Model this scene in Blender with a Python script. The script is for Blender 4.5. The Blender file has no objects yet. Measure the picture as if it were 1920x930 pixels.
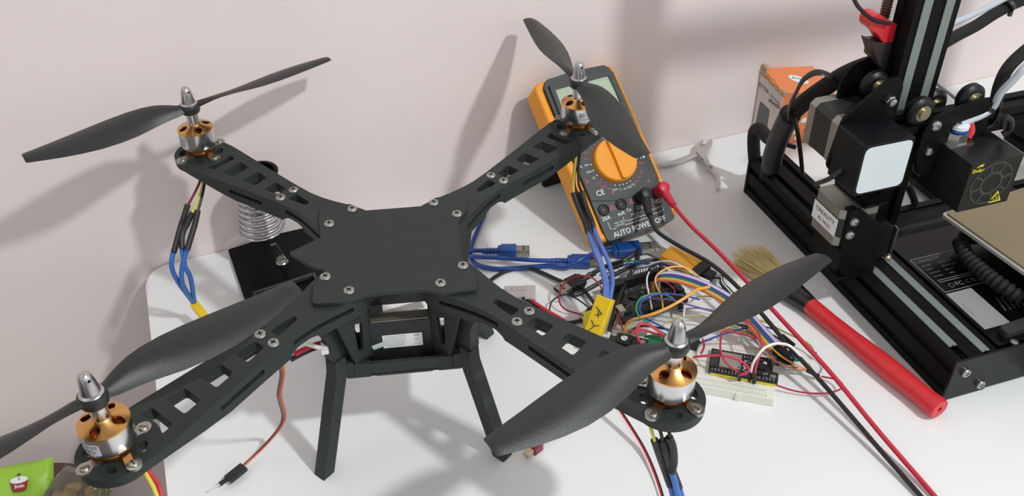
import bpy, bmesh, math, random
import numpy as np
from mathutils import Vector, Matrix, Euler
from mathutils.geometry import delaunay_2d_cdt
random.seed(7)
C = bpy.context.scene.collection
PI = math.pi
V = Vector
# ---------------------------------------------------------------- camera, world, lights, exposure
# all lengths in this script are millimetres; S turns them into metres.  The table top is z = 0.
S = 0.001
F_PX = 1713.848
CAM_YAW, CAM_PITCH, CAM_ROLL = -0.101557, 0.917988, -0.022125
CAM_LOC = V((31.213, -520.697, 544.374))
CAM_ROT = (Matrix.Rotation(CAM_YAW, 3, 'Z') @ Matrix.Rotation(CAM_PITCH, 3, 'X') @ Matrix.Rotation(CAM_ROLL, 3, 'Z'))
cam_data = bpy.data.cameras.new('camera')
cam_data.sensor_width = 36.0
cam_data.lens = 36.0 * F_PX / 1920.0
cam_data.clip_start = 0.01
cam = bpy.data.objects.new('camera', cam_data)
C.objects.link(cam)
cam.matrix_world = Matrix.Translation(CAM_LOC * S) @ CAM_ROT.to_4x4()
bpy.context.scene.camera = cam

LAMP_LOC = V((0.997, -0.825, 1.642))
lamp = bpy.data.lights.new('ceiling_lamp', 'AREA')
lamp.shape = 'DISK'
lamp.size = 0.11
lamp.energy = 21.5
lamp.color = (0.965, 1.0, 0.995)
lamp_o = bpy.data.objects.new('ceiling_lamp', lamp)
C.objects.link(lamp_o)
lamp_o.location = LAMP_LOC
lamp_o.rotation_euler = (-LAMP_LOC).to_track_quat('-Z', 'Y').to_euler()

world = bpy.data.worlds.new('room_light')
bpy.context.scene.world = world
world.use_nodes = True
wt = world.node_tree
for n in list(wt.nodes):
    wt.nodes.remove(n)
w_out = wt.nodes.new('ShaderNodeOutputWorld')
w_bg = wt.nodes.new('ShaderNodeBackground')
w_tc = wt.nodes.new('ShaderNodeTexCoord')
w_noise = wt.nodes.new('ShaderNodeTexNoise')
w_noise.inputs['Scale'].default_value = 1.6
w_noise.inputs['Detail'].default_value = 1.5
w_ramp = wt.nodes.new('ShaderNodeValToRGB')
w_ramp.color_ramp.elements[0].position = 0.40
w_ramp.color_ramp.elements[0].color = (0.20, 0.195, 0.195, 1)
w_ramp.color_ramp.elements[1].position = 0.62
w_ramp.color_ramp.elements[1].color = (0.92, 0.915, 0.915, 1)
wt.links.new(w_tc.outputs['Generated'], w_noise.inputs['Vector'])
wt.links.new(w_noise.outputs['Fac'], w_ramp.inputs['Fac'])
wt.links.new(w_ramp.outputs['Color'], w_bg.inputs['Color'])
wt.links.new(w_bg.outputs['Background'], w_out.inputs['Surface'])
w_bg.inputs['Strength'].default_value = 1.37

vs = bpy.context.scene.view_settings
vs.view_transform = 'Standard'
vs.look = 'None'
vs.exposure = 0.0
vs.gamma = 1.0
vs.use_curve_mapping = False


def ray(px, py):
    return CAM_ROT @ V(((px - 960.0), -(py - 465.0), -F_PX))


def at(px, py, z=0.0):
    """the place at height z (mm) that lies along a line of sight of the measured photograph"""
    d = ray(px, py)
    return CAM_LOC + d * ((z - CAM_LOC.z) / d.z)


# ---------------------------------------------------------------- materials
def srgb(r, g, b):
    def f(c):
        c /= 255.0
        return c / 12.92 if c <= 0.04045 else ((c + 0.055) / 1.055) ** 2.4
    return (f(r), f(g), f(b), 1.0)


MATS = {}


def mat(name, col, rough=0.5, metal=0.0, var=0.06, scale=60.0, bump=0.0, bscale=900.0, spec=0.5, trans=0.0, coat=0.0, aniso=0.0, alpha=1.0, stretch=None):
    """procedural principled material: base colour with a little noise, optional fine bump"""
    if name in MATS:
        return MATS[name]
    m = bpy.data.materials.new(name)
    m.use_nodes = True
    nt = m.node_tree
    b = nt.nodes['Principled BSDF']
    c = srgb(*col)
    tc = nt.nodes.new('ShaderNodeTexCoord')
    nz = nt.nodes.new('ShaderNodeTexNoise')
    nz.inputs['Scale'].default_value = scale
    nz.inputs['Detail'].default_value = 4
    src = tc.outputs['Object']
    if stretch:
        mp = nt.nodes.new('ShaderNodeMapping')
        mp.inputs['Scale'].default_value = stretch
        nt.links.new(src, mp.inputs['Vector'])
        src = mp.outputs['Vector']
    nt.links.new(src, nz.inputs['Vector'])
    mx = nt.nodes.new('ShaderNodeMix')
    mx.data_type = 'RGBA'
    lo = tuple(max(0, x * (1 - var)) for x in c[:3]) + (1,)
    hi = tuple(min(1, x * (1 + var)) for x in c[:3]) + (1,)
    mx.inputs[6].default_value = lo
    mx.inputs[7].default_value = hi
    nt.links.new(nz.outputs['Fac'], mx.inputs[0])
    nt.links.new(mx.outputs[2], b.inputs['Base Color'])
    b.inputs['Roughness'].default_value = rough
    b.inputs['Metallic'].default_value = metal
    b.inputs['Specular IOR Level'].default_value = spec
    b.inputs['Transmission Weight'].default_value = trans
    b.inputs['Coat Weight'].default_value = coat
    b.inputs['Alpha'].default_value = alpha
    if bump:
        n2 = nt.nodes.new('ShaderNodeTexNoise')
        n2.inputs['Scale'].default_value = bscale
        n2.inputs['Detail'].default_value = 3
        nt.links.new(src, n2.inputs['Vector'])
        bp = nt.nodes.new('ShaderNodeBump')
        bp.inputs['Strength'].default_value = bump
        bp.inputs['Distance'].default_value = 0.0004
        nt.links.new(n2.outputs['Fac'], bp.inputs['Height'])
        nt.links.new(bp.outputs['Normal'], b.inputs['Normal'])
    MATS[name] = m
    return m


def layer_bump(m, axis='Z', per_m=4000.0, strength=0.25):
    """fine printed layer lines on a 3D-printed plastic"""
    nt = m.node_tree
    b = nt.nodes['Principled BSDF']
    tc = nt.nodes.new('ShaderNodeTexCoord')
    w = nt.nodes.new('ShaderNodeTexWave')
    w.bands_direction = axis
    w.inputs['Scale'].default_value = per_m / 20.0
    w.inputs['Distortion'].default_value = 0.6
    nt.links.new(tc.outputs['Object'], w.inputs['Vector'])
    bp = nt.nodes.new('ShaderNodeBump')
    bp.inputs['Strength'].default_value = strength
    bp.inputs['Distance'].default_value = 0.0002
    nt.links.new(w.outputs['Fac'], bp.inputs['Height'])
    nt.links.new(bp.outputs['Normal'], b.inputs['Normal'])
    return m


M_WALL = mat('wall_paint', (230, 218, 215), 0.85, var=0.02, scale=9, bump=0.15, bscale=160)
M_TABLE = mat('white_laminate', (232, 234, 234), 0.42, var=0.012, scale=25)
M_TEDGE = mat('table_edge', (215, 214, 212), 0.5)
M_FLOOR = mat('floor_tile', (120, 105, 98), 0.5, var=0.1, scale=4)
M_PRINT = layer_bump(mat('black_printed_plastic', (44, 50, 48), 0.55, var=0.16, scale=70, spec=0.3))
M_PROP = mat('black_nylon', (29, 33, 33), 0.38, var=0.10, scale=90, bump=0.3, bscale=2200, spec=0.55)
M_STEEL = mat('zinc_steel', (172, 173, 168), 0.34, 1.0, var=0.08, scale=500)
M_DARK = mat('recess_black', (14, 14, 14), 0.7)
M_ALU = mat('polished_aluminium', (214, 214, 216), 0.22, 1.0, var=0.03, scale=300)
M_ALUMAT = mat('turned_aluminium', (190, 188, 188), 0.30, 1.0, var=0.08, scale=300)
M_GOLD = mat('gold_anodised', (226, 172, 104), 0.30, 1.0, var=0.05, scale=300)
M_COPPER = mat('copper_winding', (150, 82, 40), 0.45, 0.8, var=0.3, scale=900)
M_STICK = mat('grey_sticker', (196, 196, 202), 0.5, var=0.03)
M_INK = mat('dark_ink', (70, 70, 78), 0.6)
M_BLACKRUB = mat('black_heat_shrink', (34, 34, 34), 0.5, var=0.15, scale=300)
M_BLUEW = mat('blue_silicone_wire', (54, 110, 190), 0.45, var=0.08, scale=200)
M_YELLOW = mat('yellow_heat_shrink', (236, 196, 34), 0.38, var=0.06, scale=120)
M_REDW = mat('red_wire', (196, 40, 56), 0.4)
M_DREDW = mat('dark_red_wire', (130, 50, 52), 0.45)
M_YELW = mat('yellow_wire', (214, 200, 80), 0.45)
M_BLACKW = mat('black_wire', (26, 26, 27), 0.45)
M_WHITEW = mat('white_wire', (232, 230, 226), 0.5)
M_WHITE = mat('white_print', (228, 230, 230), 0.6, var=0.02)


# ---------------------------------------------------------------- mesh building
class MB:
    """collects shapes (in mm) and links them as ONE mesh object"""

    def __init__(self):
        self.v, self.f, self.m = [], [], []
        self.slot = 0

    def add(self, verts, faces, M=None):
        o = len(self.v)
        if M is not None:
            verts = [M @ V(p) for p in verts]
        self.v.extend(tuple(p) for p in verts)
        for f in faces:
            self.f.append(tuple(i + o for i in f))
            self.m.append(self.slot)
        return self

    def box(self, c, s, M=None):
        x, y, z = s[0] / 2, s[1] / 2, s[2] / 2
        c = V(c)
        vs_ = [c + V((sx * x, sy * y, sz * z)) for sz in (-1, 1) for sy in (-1, 1) for sx in (-1, 1)]
        return self.add(vs_, [(0, 2, 3, 1), (4, 5, 7, 6), (0, 1, 5, 4), (2, 6, 7, 3), (0, 4, 6, 2), (1, 3, 7, 5)], M)

    def lathe(self, prof, n=32, M=None, cap0=True, cap1=True):
        """prof: list of (r, z) about the z axis"""
        vs_, fs = [], []
        k = len(prof)
        for r, z in prof:
            for i in range(n):
                a = 2 * PI * i / n
                vs_.append((r * math.cos(a), r * math.sin(a), z))
        for j in range(k - 1):
            for i in range(n):
                a, b = j * n + i, j * n + (i + 1) % n
                fs.append((a, b, b + n, a + n))
        if cap0:
            fs.append(tuple(range(n - 1, -1, -1)))
        if cap1:
            fs.append(tuple((k - 1) * n + i for i in range(n)))
        return self.add(vs_, fs, M)

    def cyl(self, p0, p1, r0, r1=None, n=24):
        p0, p1 = V(p0), V(p1)
        d = p1 - p0
        M = Matrix.Translation(p0) @ d.to_track_quat('Z', 'Y').to_matrix().to_4x4()
        return self.lathe([(r0, 0), (r0 if r1 is None else r1, d.length)], n, M)

    def prism(self, outline, z0, z1, holes=(), M=None):
        """polygon (with holes) extruded from z0 to z1"""
        loops = [list(outline)] + [list(h) for h in holes]
        pts, edges = [], []
        for lp in loops:
            o = len(pts)
            pts += [V((p[0], p[1])) for p in lp]
            edges += [(o + i, o + (i + 1) % len(lp)) for i in range(len(lp))]
        ov, oe, of, _, _, _ = delaunay_2d_cdt(pts, edges, [], 2, 1e-6)
        n = len(ov)
        vs_ = [(p.x, p.y, z0) for p in ov] + [(p.x, p.y, z1) for p in ov]
        fs = []
        cnt = {}
        def inside(q, lp):
            r = False
            for i in range(len(lp)):
                (x1, y1), (x2, y2) = lp[i][:2], lp[i - 1][:2]
                if (y1 > q.y) != (y2 > q.y) and q.x < (x2 - x1) * (q.y - y1) / (y2 - y1) + x1:
                    r = not r
            return r
        for f in of:
            f = list(f)
            if len(loops) > 1 or True:
                q = sum((ov[i] for i in f), V((0, 0))) / len(f)
                if not inside(q, loops[0]) or any(inside(q, h) for h in loops[1:]):
                    continue
            area = sum(ov[f[i]].x * ov[f[(i + 1) % len(f)]].y - ov[f[(i + 1) % len(f)]].x * ov[f[i]].y for i in range(len(f)))
            if area < 0:
                f.reverse()
            fs.append(tuple(i + n for i in f))
            fs.append(tuple(reversed(f)))
            for i in range(len(f)):
                e = (f[i], f[(i + 1) % len(f)])
                cnt[e] = cnt.get(e, 0) + 1
        for (a, b) in cnt:
            if (b, a) not in cnt:
                fs.append((a, b, b + n, a + n))
        return self.add(vs_, fs, M)

    def tube(self, pts, r, n=10, smooth=6, closed=False, flat=1.0):
        """round wire through the points (Catmull-Rom); flat < 1 squashes it in z"""
        pts = [V(p) for p in pts]
        if smooth > 1 and len(pts) > 2:
            out = []
            m = len(pts)
            rng = range(m) if closed else range(m - 1)
            for i in rng:
                p1, p2 = pts[i], pts[(i + 1) % m]
                p0 = pts[i - 1] if (i > 0 or closed) else p1 * 2 - p2
                p3 = pts[(i + 2) % m] if (i + 2 < m or closed) else p2 * 2 - p1
                for k in range(smooth):
                    t = k / smooth
                    out.append(0.5 * ((2 * p1) + (p2 - p0) * t + (2 * p0 - 5 * p1 + 4 * p2 - p3) * t * t + (3 * p1 - p0 - 3 * p2 + p3) * t ** 3))
            if not closed:
                out.append(pts[-1])
            pts = out
        k = len(pts)
        vs_, fs = [], []
        tan = []
        for i in range(k):
            a = pts[(i - 1) % k] if (closed or i > 0) else pts[i]
            b = pts[(i + 1) % k] if (closed or i < k - 1) else pts[i]
            t = (b - a)
            tan.append(t.normalized() if t.length > 1e-9 else V((0, 0, 1)))
        nrm = tan[0].orthogonal().normalized()
        rr = r if callable(r) else (lambda t: r)
        for i in range(k):
            nrm = (nrm - tan[i] * nrm.dot(tan[i]))
            nrm = nrm.normalized() if nrm.length > 1e-6 else tan[i].orthogonal().normalized()
            bn = tan[i].cross(nrm)
            ri = rr(i / max(1, k - 1))
            for j in range(n):
                a = 2 * PI * j / n
                o = nrm * (math.cos(a) * ri) + bn * (math.sin(a) * ri)
                if flat != 1.0:
                    o.z *= flat
                vs_.append(pts[i] + o)
        for i in range(k if closed else k - 1):
            i2 = (i + 1) % k
            for j in range(n):
                j2 = (j + 1) % n
                fs.append((i * n + j, i * n + j2, i2 * n + j2, i2 * n + j))
        if not closed:
            fs.append(tuple(range(n - 1, -1, -1)))
            fs.append(tuple((k - 1) * n + j for j in range(n)))
        return self.add(vs_, fs)

    def ball(self, c, r, sc=(1, 1, 1), n=16, M=None):
        vs_, fs = [], []
        k = n // 2
        c = V(c)
        for i in range(k + 1):
            th = PI * i / k
            for j in range(n):
                a = 2 * PI * j / n
                vs_.append(c + V((r * sc[0] * math.sin(th) * math.cos(a), r * sc[1] * math.sin(th) * math.sin(a), r * sc[2] * math.cos(th))))
        for i in range(k):
            for j in range(n):
                a, b = i * n + j, i * n + (j + 1) % n
                if i == 0:
                    fs.append((a, a + n, b + n))
                elif i == k - 1:
                    fs.append((a, a + n, b))
                else:
                    fs.append((a, a + n, b + n, b))
        return self.add(vs_, fs, M)

    def text(self, s, M, size, align='CENTER', depth=0.05, bend=None, bold=0.0, sx=1.0):
        """lettering in the local xy plane of M, size in mm; bend = radius of a cylinder about the local y axis"""
        cu = bpy.data.curves.new('t', 'FONT')
        cu.body = s
        cu.size = size
        cu.align_x = align
        cu.align_y = 'CENTER'
        cu.offset = bold
        cu.resolution_u = 2
        o = bpy.data.objects.new('t', cu)
        C.objects.link(o)
        dg = bpy.context.evaluated_depsgraph_get()
        me = bpy.data.meshes.new_from_object(o.evaluated_get(dg))
        bpy.data.objects.remove(o)
        bpy.data.curves.remove(cu)
        vs_ = []
        for p in me.vertices:
            x, y = p.co.x * sx, p.co.y
            if bend:
                a = x / bend
                vs_.append(V(((bend + depth) * math.sin(a), y, (bend + depth) * math.cos(a) - bend)))
            else:
                vs_.append(V((x, y, depth)))
        self.add(vs_, [tuple(f.vertices) for f in me.polygons], M)
        bpy.data.meshes.remove(me)
        return self

    def mesh(self, name, mats, smooth=35.0):
        me = bpy.data.meshes.new(name)
        me.from_pydata([(p[0] * S, p[1] * S, p[2] * S) for p in self.v], [], self.f)
        for m in (mats if isinstance(mats, (list, tuple)) else [mats]):
            me.materials.append(m)
        if self.slot or any(self.m):
            me.polygons.foreach_set('material_index', self.m)
        bm = bmesh.new()
        bm.from_mesh(me)
        bmesh.ops.recalc_face_normals(bm, faces=bm.faces)
        bm.to_mesh(me)
        bm.free()
        if smooth:
            me.shade_smooth()
            me.set_sharp_from_angle(angle=math.radians(smooth))
        me.update()
        return me

    def obj(self, name, mats, parent=None, smooth=35.0, bevel=0.0, seg=2, label=None, loc=None, rot=None):
        return link(name, self.mesh(name, mats, smooth), parent, bevel, seg, label, loc, rot)


def link(name, me, parent=None, bevel=0.0, seg=2, label=None, loc=None, rot=None):
    o = bpy.data.objects.new(name, me)
    C.objects.link(o)
    if parent is not None:
        o.parent = parent
    if loc is not None:
        o.location = V(loc) * S
    if rot is not None:
        o.rotation_euler = rot
    if bevel:
        b = o.modifiers.new('bevel', 'BEVEL')
        b.width = bevel * S
        b.segments = seg
        b.limit_method = 'ANGLE'
        b.angle_limit = math.radians(40)
        b.harden_normals = True
    if label:
        o['label'] = label
    return o


def cut(o, cutters):
    """boolean difference of meshes, baked into o"""
    for i, c in enumerate(cutters):
        md = o.modifiers.new('cut', 'BOOLEAN')
        md.operation = 'DIFFERENCE'
        md.solver = 'EXACT'
        md.object = c
    dg = bpy.context.evaluated_depsgraph_get()
    me = bpy.data.meshes.new_from_object(o.evaluated_get(dg))
    o.modifiers.clear()
    o.data = me
    for c in cutters:
        bpy.data.objects.remove(c)
    me.shade_smooth()
    me.set_sharp_from_angle(angle=math.radians(35))
    return o


def tag(o, label, cat, group=None, kind=None):
    o['label'] = label
    o['category'] = cat
    if group:
        o['group'] = group
    if kind:
        o['kind'] = kind
    return o


def thing(name, label, cat, loc=(0, 0, 0), rot=(0, 0, 0), group=None):
    o = bpy.data.objects.new(name, None)
    o.empty_display_size = 0.02
    C.objects.link(o)
    o.location = V(loc) * S
    o.rotation_euler = rot
    return tag(o, label, cat, group)


def struct(o):
    o['kind'] = 'structure'
    return o


def recentre(o):
    """put a single-mesh thing's origin at its base"""
    me = o.data
    n = len(me.vertices)
    co = np.empty(n * 3)
    me.vertices.foreach_get('co', co)
    co = co.reshape(-1, 3)
    c = (co.min(0) + co.max(0)) / 2
    c[2] = co[:, 2].min()
    co -= c
    me.vertices.foreach_set('co', co.ravel())
    me.update()
    o.location = V(c)
    return o


def rounded(pts, r, n=5):
    """round the corners of a polygon; r is a number or a list per corner"""
    out = []
    k = len(pts)
    for i in range(k):
        p, a, b = V(pts[i]), V(pts[i - 1]), V(pts[(i + 1) % k])
        ri = r[i] if isinstance(r, (list, tuple)) else r
        d1, d2 = (a - p), (b - p)
        ri = min(ri, d1.length * 0.49, d2.length * 0.49)
        if ri < 1e-6:
            out.append((p.x, p.y))
            continue
        s, e = p + d1.normalized() * ri, p + d2.normalized() * ri
        for j in range(n + 1):
            t = j / n
            q = s * (1 - t) ** 2 + p * (2 * t * (1 - t)) + e * t * t
            out.append((q.x, q.y))
    return out


def circle(cx, cy, r, n=24, a0=0.0, a1=2 * PI):
    full = abs(a1 - a0 - 2 * PI) < 1e-6
    k = n if full else n + 1
    return [(cx + r * math.cos(a0 + (a1 - a0) * i / n), cy + r * math.sin(a0 + (a1 - a0) * i / n)) for i in range(k)]


def T(x, y, z):
    return Matrix.Translation(V((x, y, z)))


def RX(a):
    return Matrix.Rotation(a, 4, 'X')


def RY(a):
    return Matrix.Rotation(a, 4, 'Y')


def RZ(a):
    return Matrix.Rotation(a, 4, 'Z')


# ---------------------------------------------------------------- the room
WN = V((-0.2490, 0.9685, 0.0)).normalized()          # wall normal (away from the room)
WD = V((WN.y, -WN.x, 0.0))                           # along the wall, to the right
WK = 259.84


def wall_frame(off=0.0):
    M = Matrix.Identity(4)
    M.col[0][:3] = WD
    M.col[1][:3] = WN
    M.col[2][:3] = V((0, 0, 1))
    M.translation = WN * (WK + off)
    return M


FLOOR_Z = -750.0
b = MB()
b.box((300, 60, 525), (3600, 120, 2550))
ow = struct(b.obj('wall_back', M_WALL))
ow.matrix_world = Matrix.Translation(V((WN * (WK + 0.6)) * S)) @ wall_frame().to_3x3().to_4x4()
b = MB()
b.box((300, -900, FLOOR_Z - 30), (4200, 3400, 60))
struct(b.obj('floor', M_FLOOR))

# table: rounded white top, back edge against the wall
TBL = thing('table', 'white laminate table with rounded corners standing against the pale wall', 'table', (0, 0, 0))
TBL.rotation_euler = (0, 0, math.atan2(WD.y, WD.x))
e0 = at(272, 530); e1 = at(291, 928)
MTI = Matrix.Rotation(-math.atan2(WD.y, WD.x), 3, 'Z')
tl = (MTI @ e0).x
tb = (MTI @ (WN * WK)).y
b = MB()
top_out = rounded([(tl + 2, -620), (tl + 1150, -620), (tl + 1150, tb), (tl, tb)], [30, 30, 30, 32], 10)
b.prism(top_out, -26, 0)
b.obj('tabletop', [M_TABLE], TBL, bevel=1.5, seg=3)
for lx, ly in ((tl + 70, -560), (tl + 1080, -560), (tl + 1080, tb - 60), (tl + 70, tb - 60)):
    b = MB()
    b.prism(rounded([(lx - 20, ly - 20), (lx + 20, ly - 20), (lx + 20, ly + 20), (lx - 20, ly + 20)], 4, 3), FLOOR_Z, -26)
    b.obj('leg', M_TEDGE, TBL)

# ---------------------------------------------------------------- quadcopter
DR = thing('quadcopter', 'black 3D-printed quadcopter drone with four gold motors standing on the white table', 'drone', (0, 0, 0), (0.008, 0.0047, 0))
R2 = math.sqrt(2)


def armz(u):
    """height of an arm's top face at the distance u from the middle"""
    pts = [(0, 154.6), (65, 154.4), (115, 152.2), (195, 149.3), (300, 149.0)]
    for (a, za), (c, zc) in zip(pts, pts[1:]):
        if u <= c:
            return za + (zc - za) * (u - a) / (c - a)
    return 149.0


def armt(u):
    """depth of an arm at u"""
    pts = [(0, 16), (100, 15.5), (165, 15), (205, 7.0), (300, 6.5)]
    for (a, za), (c, zc) in zip(pts, pts[1:]):
        if u <= c:
            return za + (zc - za) * (u - a) / (c - a)
    return 6.5


def half_outline():
    hw = [(34, 13), (50, 19.5), (62, 17.5), (76, 14.2), (88, 12.2), (100, 11.6), (116, 12.6), (140, 14.8), (160, 16.8), (180, 18.9), (198, 20.8), (212, 21.6)]
    top = [(u, h) for u, h in hw]
    a0 = math.acos((212 - 224) / 24.0)
    arc = circle(223.5, 0, 21.6, 22, 2.05, -2.05) if False else [(223.5 + 21.6 * math.cos(t), 21.6 * math.sin(t)) for t in np.linspace(1.75, -1.75, 24)]
    return top + arc + [(u, -h) for u, h in reversed(top)]


def arm_holes():
    hs = []
    hs.append(rounded([(91, -2.2), (109, -4.3), (109, 4.3), (91, 2.2)], 1.8, 4))
    for u0, u1, h0, h1 in ((120.5, 135.5, 4.6, 6.2), (146, 160, 6.4, 7.8), (171.5, 184, 8.2, 9.4)):
        hs.append(rounded([(u0, -h0), (u1, -h1), (u1, h1), (u0, h0)], 2.2, 4))
    outer = [(223.5 - 25.5 * math.cos(t), 25.5 * math.sin(t)) for t in np.linspace(-0.46, 0.46, 9)]
    hs.append(rounded([(192.5, 10.6), (192.5, -10.6)] + outer, [2, 2, 2] + [0] * 7 + [2], 4))
    for k in range(4):
        a = PI / 4 + k * PI / 2
        cx, cy = 223.5 + 15 * math.cos(a), 15 * math.sin(a)
        M3 = Matrix.Rotation(a + PI / 2, 2)
        hs.append([(cx + (M3 @ V(q)).x, cy + (M3 @ V(q)).y) for q in rounded([(-4.2, -2.4), (4.2, -2.4), (4.2, 2.4), (-4.2, 2.4)], 2.3, 3)])
    hs.append(circle(223.5, 0, 4.2, 16))
    return hs


def make_arm_mesh():
    b = MB()
    b.prism(half_outline(), 0, 1, arm_holes())
    hollow = [(120, 9.4), (140, 11.4), (160, 13.4), (180, 15.4), (186, 15.8), (190, 14)]
    hollow = hollow + [(u, -h) for u, h in reversed(hollow)]
    hol = MB()
    hol.prism(hollow, 120, 1, ())
    hol.v = [(x, y, (armz(x) - 8.5 if z < 50 else 120)) for x, y, z in hol.v]
    # more rows of vertices along the arm are not needed: the outline already carries them
    b.v = [(x, y, (armz(x) if z > 0.5 else armz(x) - armt(x))) for x, y, z in b.v]
    o = b.obj('arm', M_PRINT)
    cutters = [hol.obj('cutter', M_DARK)]
    for sgn in (-1, 1):
        c = MB()
        zc = 146.0
        ang = math.atan2(2.2, 34)
        c.box((0, 0, 0), (36, 6, 3.6), T(148, sgn * (15.8), armz(148) - 7.2) @ RZ(sgn * ang * 1.8) @ RY(0.035))
        cutters.append(c.obj('cutter', M_DARK))
        c = MB()
        pts = [(58, 17.5), (70, 15), (82, 13), (94, 11.6), (105, 11.6)]
        for (u0, v0), (u1, v1) in zip(pts, pts[1:]):
            c.box(((u0 + u1) / 2, 0, 0), (u1 - u0 + 0.6, 1, 1))
        c = MB()
        ln = [(58, 17.5), (70, 15.2), (82, 13.0), (94, 11.8), (104, 11.9)]
        poly = [(u, v + 4) for u, v in ln] + [(u, v - 3.0) for u, v in reversed(ln)]
        c.prism([(u, v * sgn) for u, v in poly], 145.2, 148.6)
        cutters.append(c.obj('cutter', M_DARK))
        # arch under the root
    c = MB()
    c.prism([(84, 128), (84, 140.2), (92, 142.0), (102, 141.6), (107, 139.5), (109, 137.5), (109, 128)], -30, 30, (), Matrix(((1, 0, 0, 0), (0, 0, 1, 0), (0, 1, 0, 0), (0, 0, 0, 1))))
    cutters.append(c.obj('cutter', M_DARK))
    cut(o, cutters)
    return o


def screw_mesh(r=3.9, h=1.5):
    b = MB()
    b.lathe([(1.2, -4), (1.2, 0), (r - 0.3, 0), (r, 0.35), (r * 0.86, h * 0.8), (r * 0.5, h)], 24)
    o = b.obj('plate_screw', M_STEEL)
    c = MB()
    for k in (0, 1):
        c.box((0, 0, h), (r * 1.05, 0.95, 2.0), RZ(k * PI / 2))
    k1 = MB(); k1.box((0, 0, h), (r * 1.05, 0.95, 2.0))
    k2 = MB(); k2.box((0, 0, h), (0.95, r * 1.05, 2.0))
    cut(o, [k1.obj('cutter', M_DARK), k2.obj('cutter', M_DARK)])
    me = o.data
    me.materials.append(M_DARK)
    for p in me.polygons:
        c_ = p.center / S
        if (abs(c_.x) < 0.5 or abs(c_.y) < 0.5) and math.hypot(c_.x, c_.y) < r * 0.56 and c_.z < h * 0.9 and c_.z > 0.05:
            p.material_index = 1
    bpy.data.objects.remove(o)
    return me


ME_SCREW = screw_mesh()
arm0 = make_arm_mesh()
ME_ARM = arm0.data
bpy.data.objects.remove(arm0)
ARMS = {'FR': -45.0, 'FL': 225.0, 'BR': 45.0, 'BL': 135.0}
arm_obj = {}
rs = random.Random(3)
for k, deg in ARMS.items():
    o = link('arm', ME_ARM, DR, bevel=0.7, seg=2, rot=(0, 0, math.radians(deg)))
    arm_obj[k] = o
    for v in (-6.4, 6.4):
        link('arm_screw', ME_SCREW, o, loc=(115, v, armz(115)), rot=(0, 0.04, rs.uniform(0, PI)))

# top plate
PLATE = [(-17.8, -52), (18, -51.6), (31, -57.4), (52.6, -56.6), (53.9, -55), (53.9, -39), (46.6, -26), (46.4, 20), (53.9, 34), (53.9, 51), (50, 54), (32, 54), (21, 44),
         (-21, 44), (-32, 54), (-50, 54), (-53.9, 50), (-53.9, 33), (-51.5, 15), (-73, 0), (-55, -19), (-47, -22.7), (-53.9, -38), (-53.9, -55.5), (-52, -57.2), (-33, -57.6)]
b = MB()
b.prism(rounded(PLATE, 1.2, 2), 154.7, 157.3)
pl_o = b.obj('top_plate', M_PRINT, DR, bevel=0.5, seg=2)
for sx in (-1, 1):
    for sy in (-1, 1):
        for (x, y) in ((30.2, 47), (46.4, 30.4)):
            link('plate_screw', ME_SCREW, pl_o, loc=(sx * x, sy * y, 157.3), rot=(0, 0, rs.uniform(0, PI)))

# pylons between arms and tray: tapered hollow boxes with windows
for k, deg in ARMS.items():
    b = MB()
    # front / back faces in the plane v = const : trapezoid with a window, in (u, z)
    tr = [(41.5, 89.5), (59, 92.5), (70, 138.6), (40.2, 138.6)]
    win = rounded([(50.5, 99.5), (55, 101.5), (55.4, 127.5), (48.2, 124.5)], 1.4, 3)
    for v0 in (9.2, -12.4):
        b.prism(tr, v0, v0 + 3.2, [win], Matrix(((1, 0, 0, 0), (0, 0, 1, 0), (0, 1, 0, 0), (0, 0, 0, 1))))
    b.prism([(-12.4, 89), (12.4, 89), (12.4, 138.6), (-12.4, 138.6)], 0, 3, [rounded([(-6, 100), (6, 100), (8, 130), (-8, 130)], 1.5, 3)], T(40.4, 0, 0) @ Matrix(((0, 0, 1, 0), (1, 0, 0, 0), (0, 1, 0, 0), (0, 0, 0, 1))))
    # sloping outer web running up under the arm
    b.prism([(57, 90), (69, 88), (72, 100), (72, 118), (80, 139), (64, 138.6)], -4.5, 4.5, (), Matrix(((1, 0, 0, 0), (0, 0, 1, 0), (0, 1, 0, 0), (0, 0, 0, 1))))
    b.obj('pylon', M_PRINT, DR, bevel=0.4, seg=1, rot=(0, 0, math.radians(deg)))

# tray that carries the battery
b = MB()
b.prism(rounded([(-39, -50), (39, -50), (47, -44), (47, -6), (-47, -6), (-47, -44)], 1.5, 2), 79.5, 82.5)
b.prism([(-38, -50), (38, -50), (38, -47), (-38, -47)], 79.5, 91.5)
b.prism([(-20, -50.6), (20, -50.6), (20, -49), (-20, -49)], 79.4, 81.2)
for sx in (-1, 1):
    b.box((sx * 45, -26, 87), (3, 38, 15))
    b.prism([(sx * 24, -50.2), (sx * 40, -50.2), (sx * 47, -42), (sx * 36, -40), (sx * 28, -44)], 79, 92.5)
    b.prism([(sx * 24, 44), (sx * 42, 44), (sx * 42, 58), (sx * 28, 58)], 79, 92.5)
    b.box((sx * 38, 20, 86), (4, 60, 7))
b.obj('battery_tray', M_PRINT, DR, bevel=0.5, seg=1)
b = MB()
b.box((0, 44.5, 69.2), (68, 3, 9.6))
b.box((-24, 44.5, 62), (13, 3, 34))
b.box((31, 44.5, 62), (10, 3, 34))
b.obj('back_rail', M_PRINT, DR, bevel=0.4, seg=1)

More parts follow.
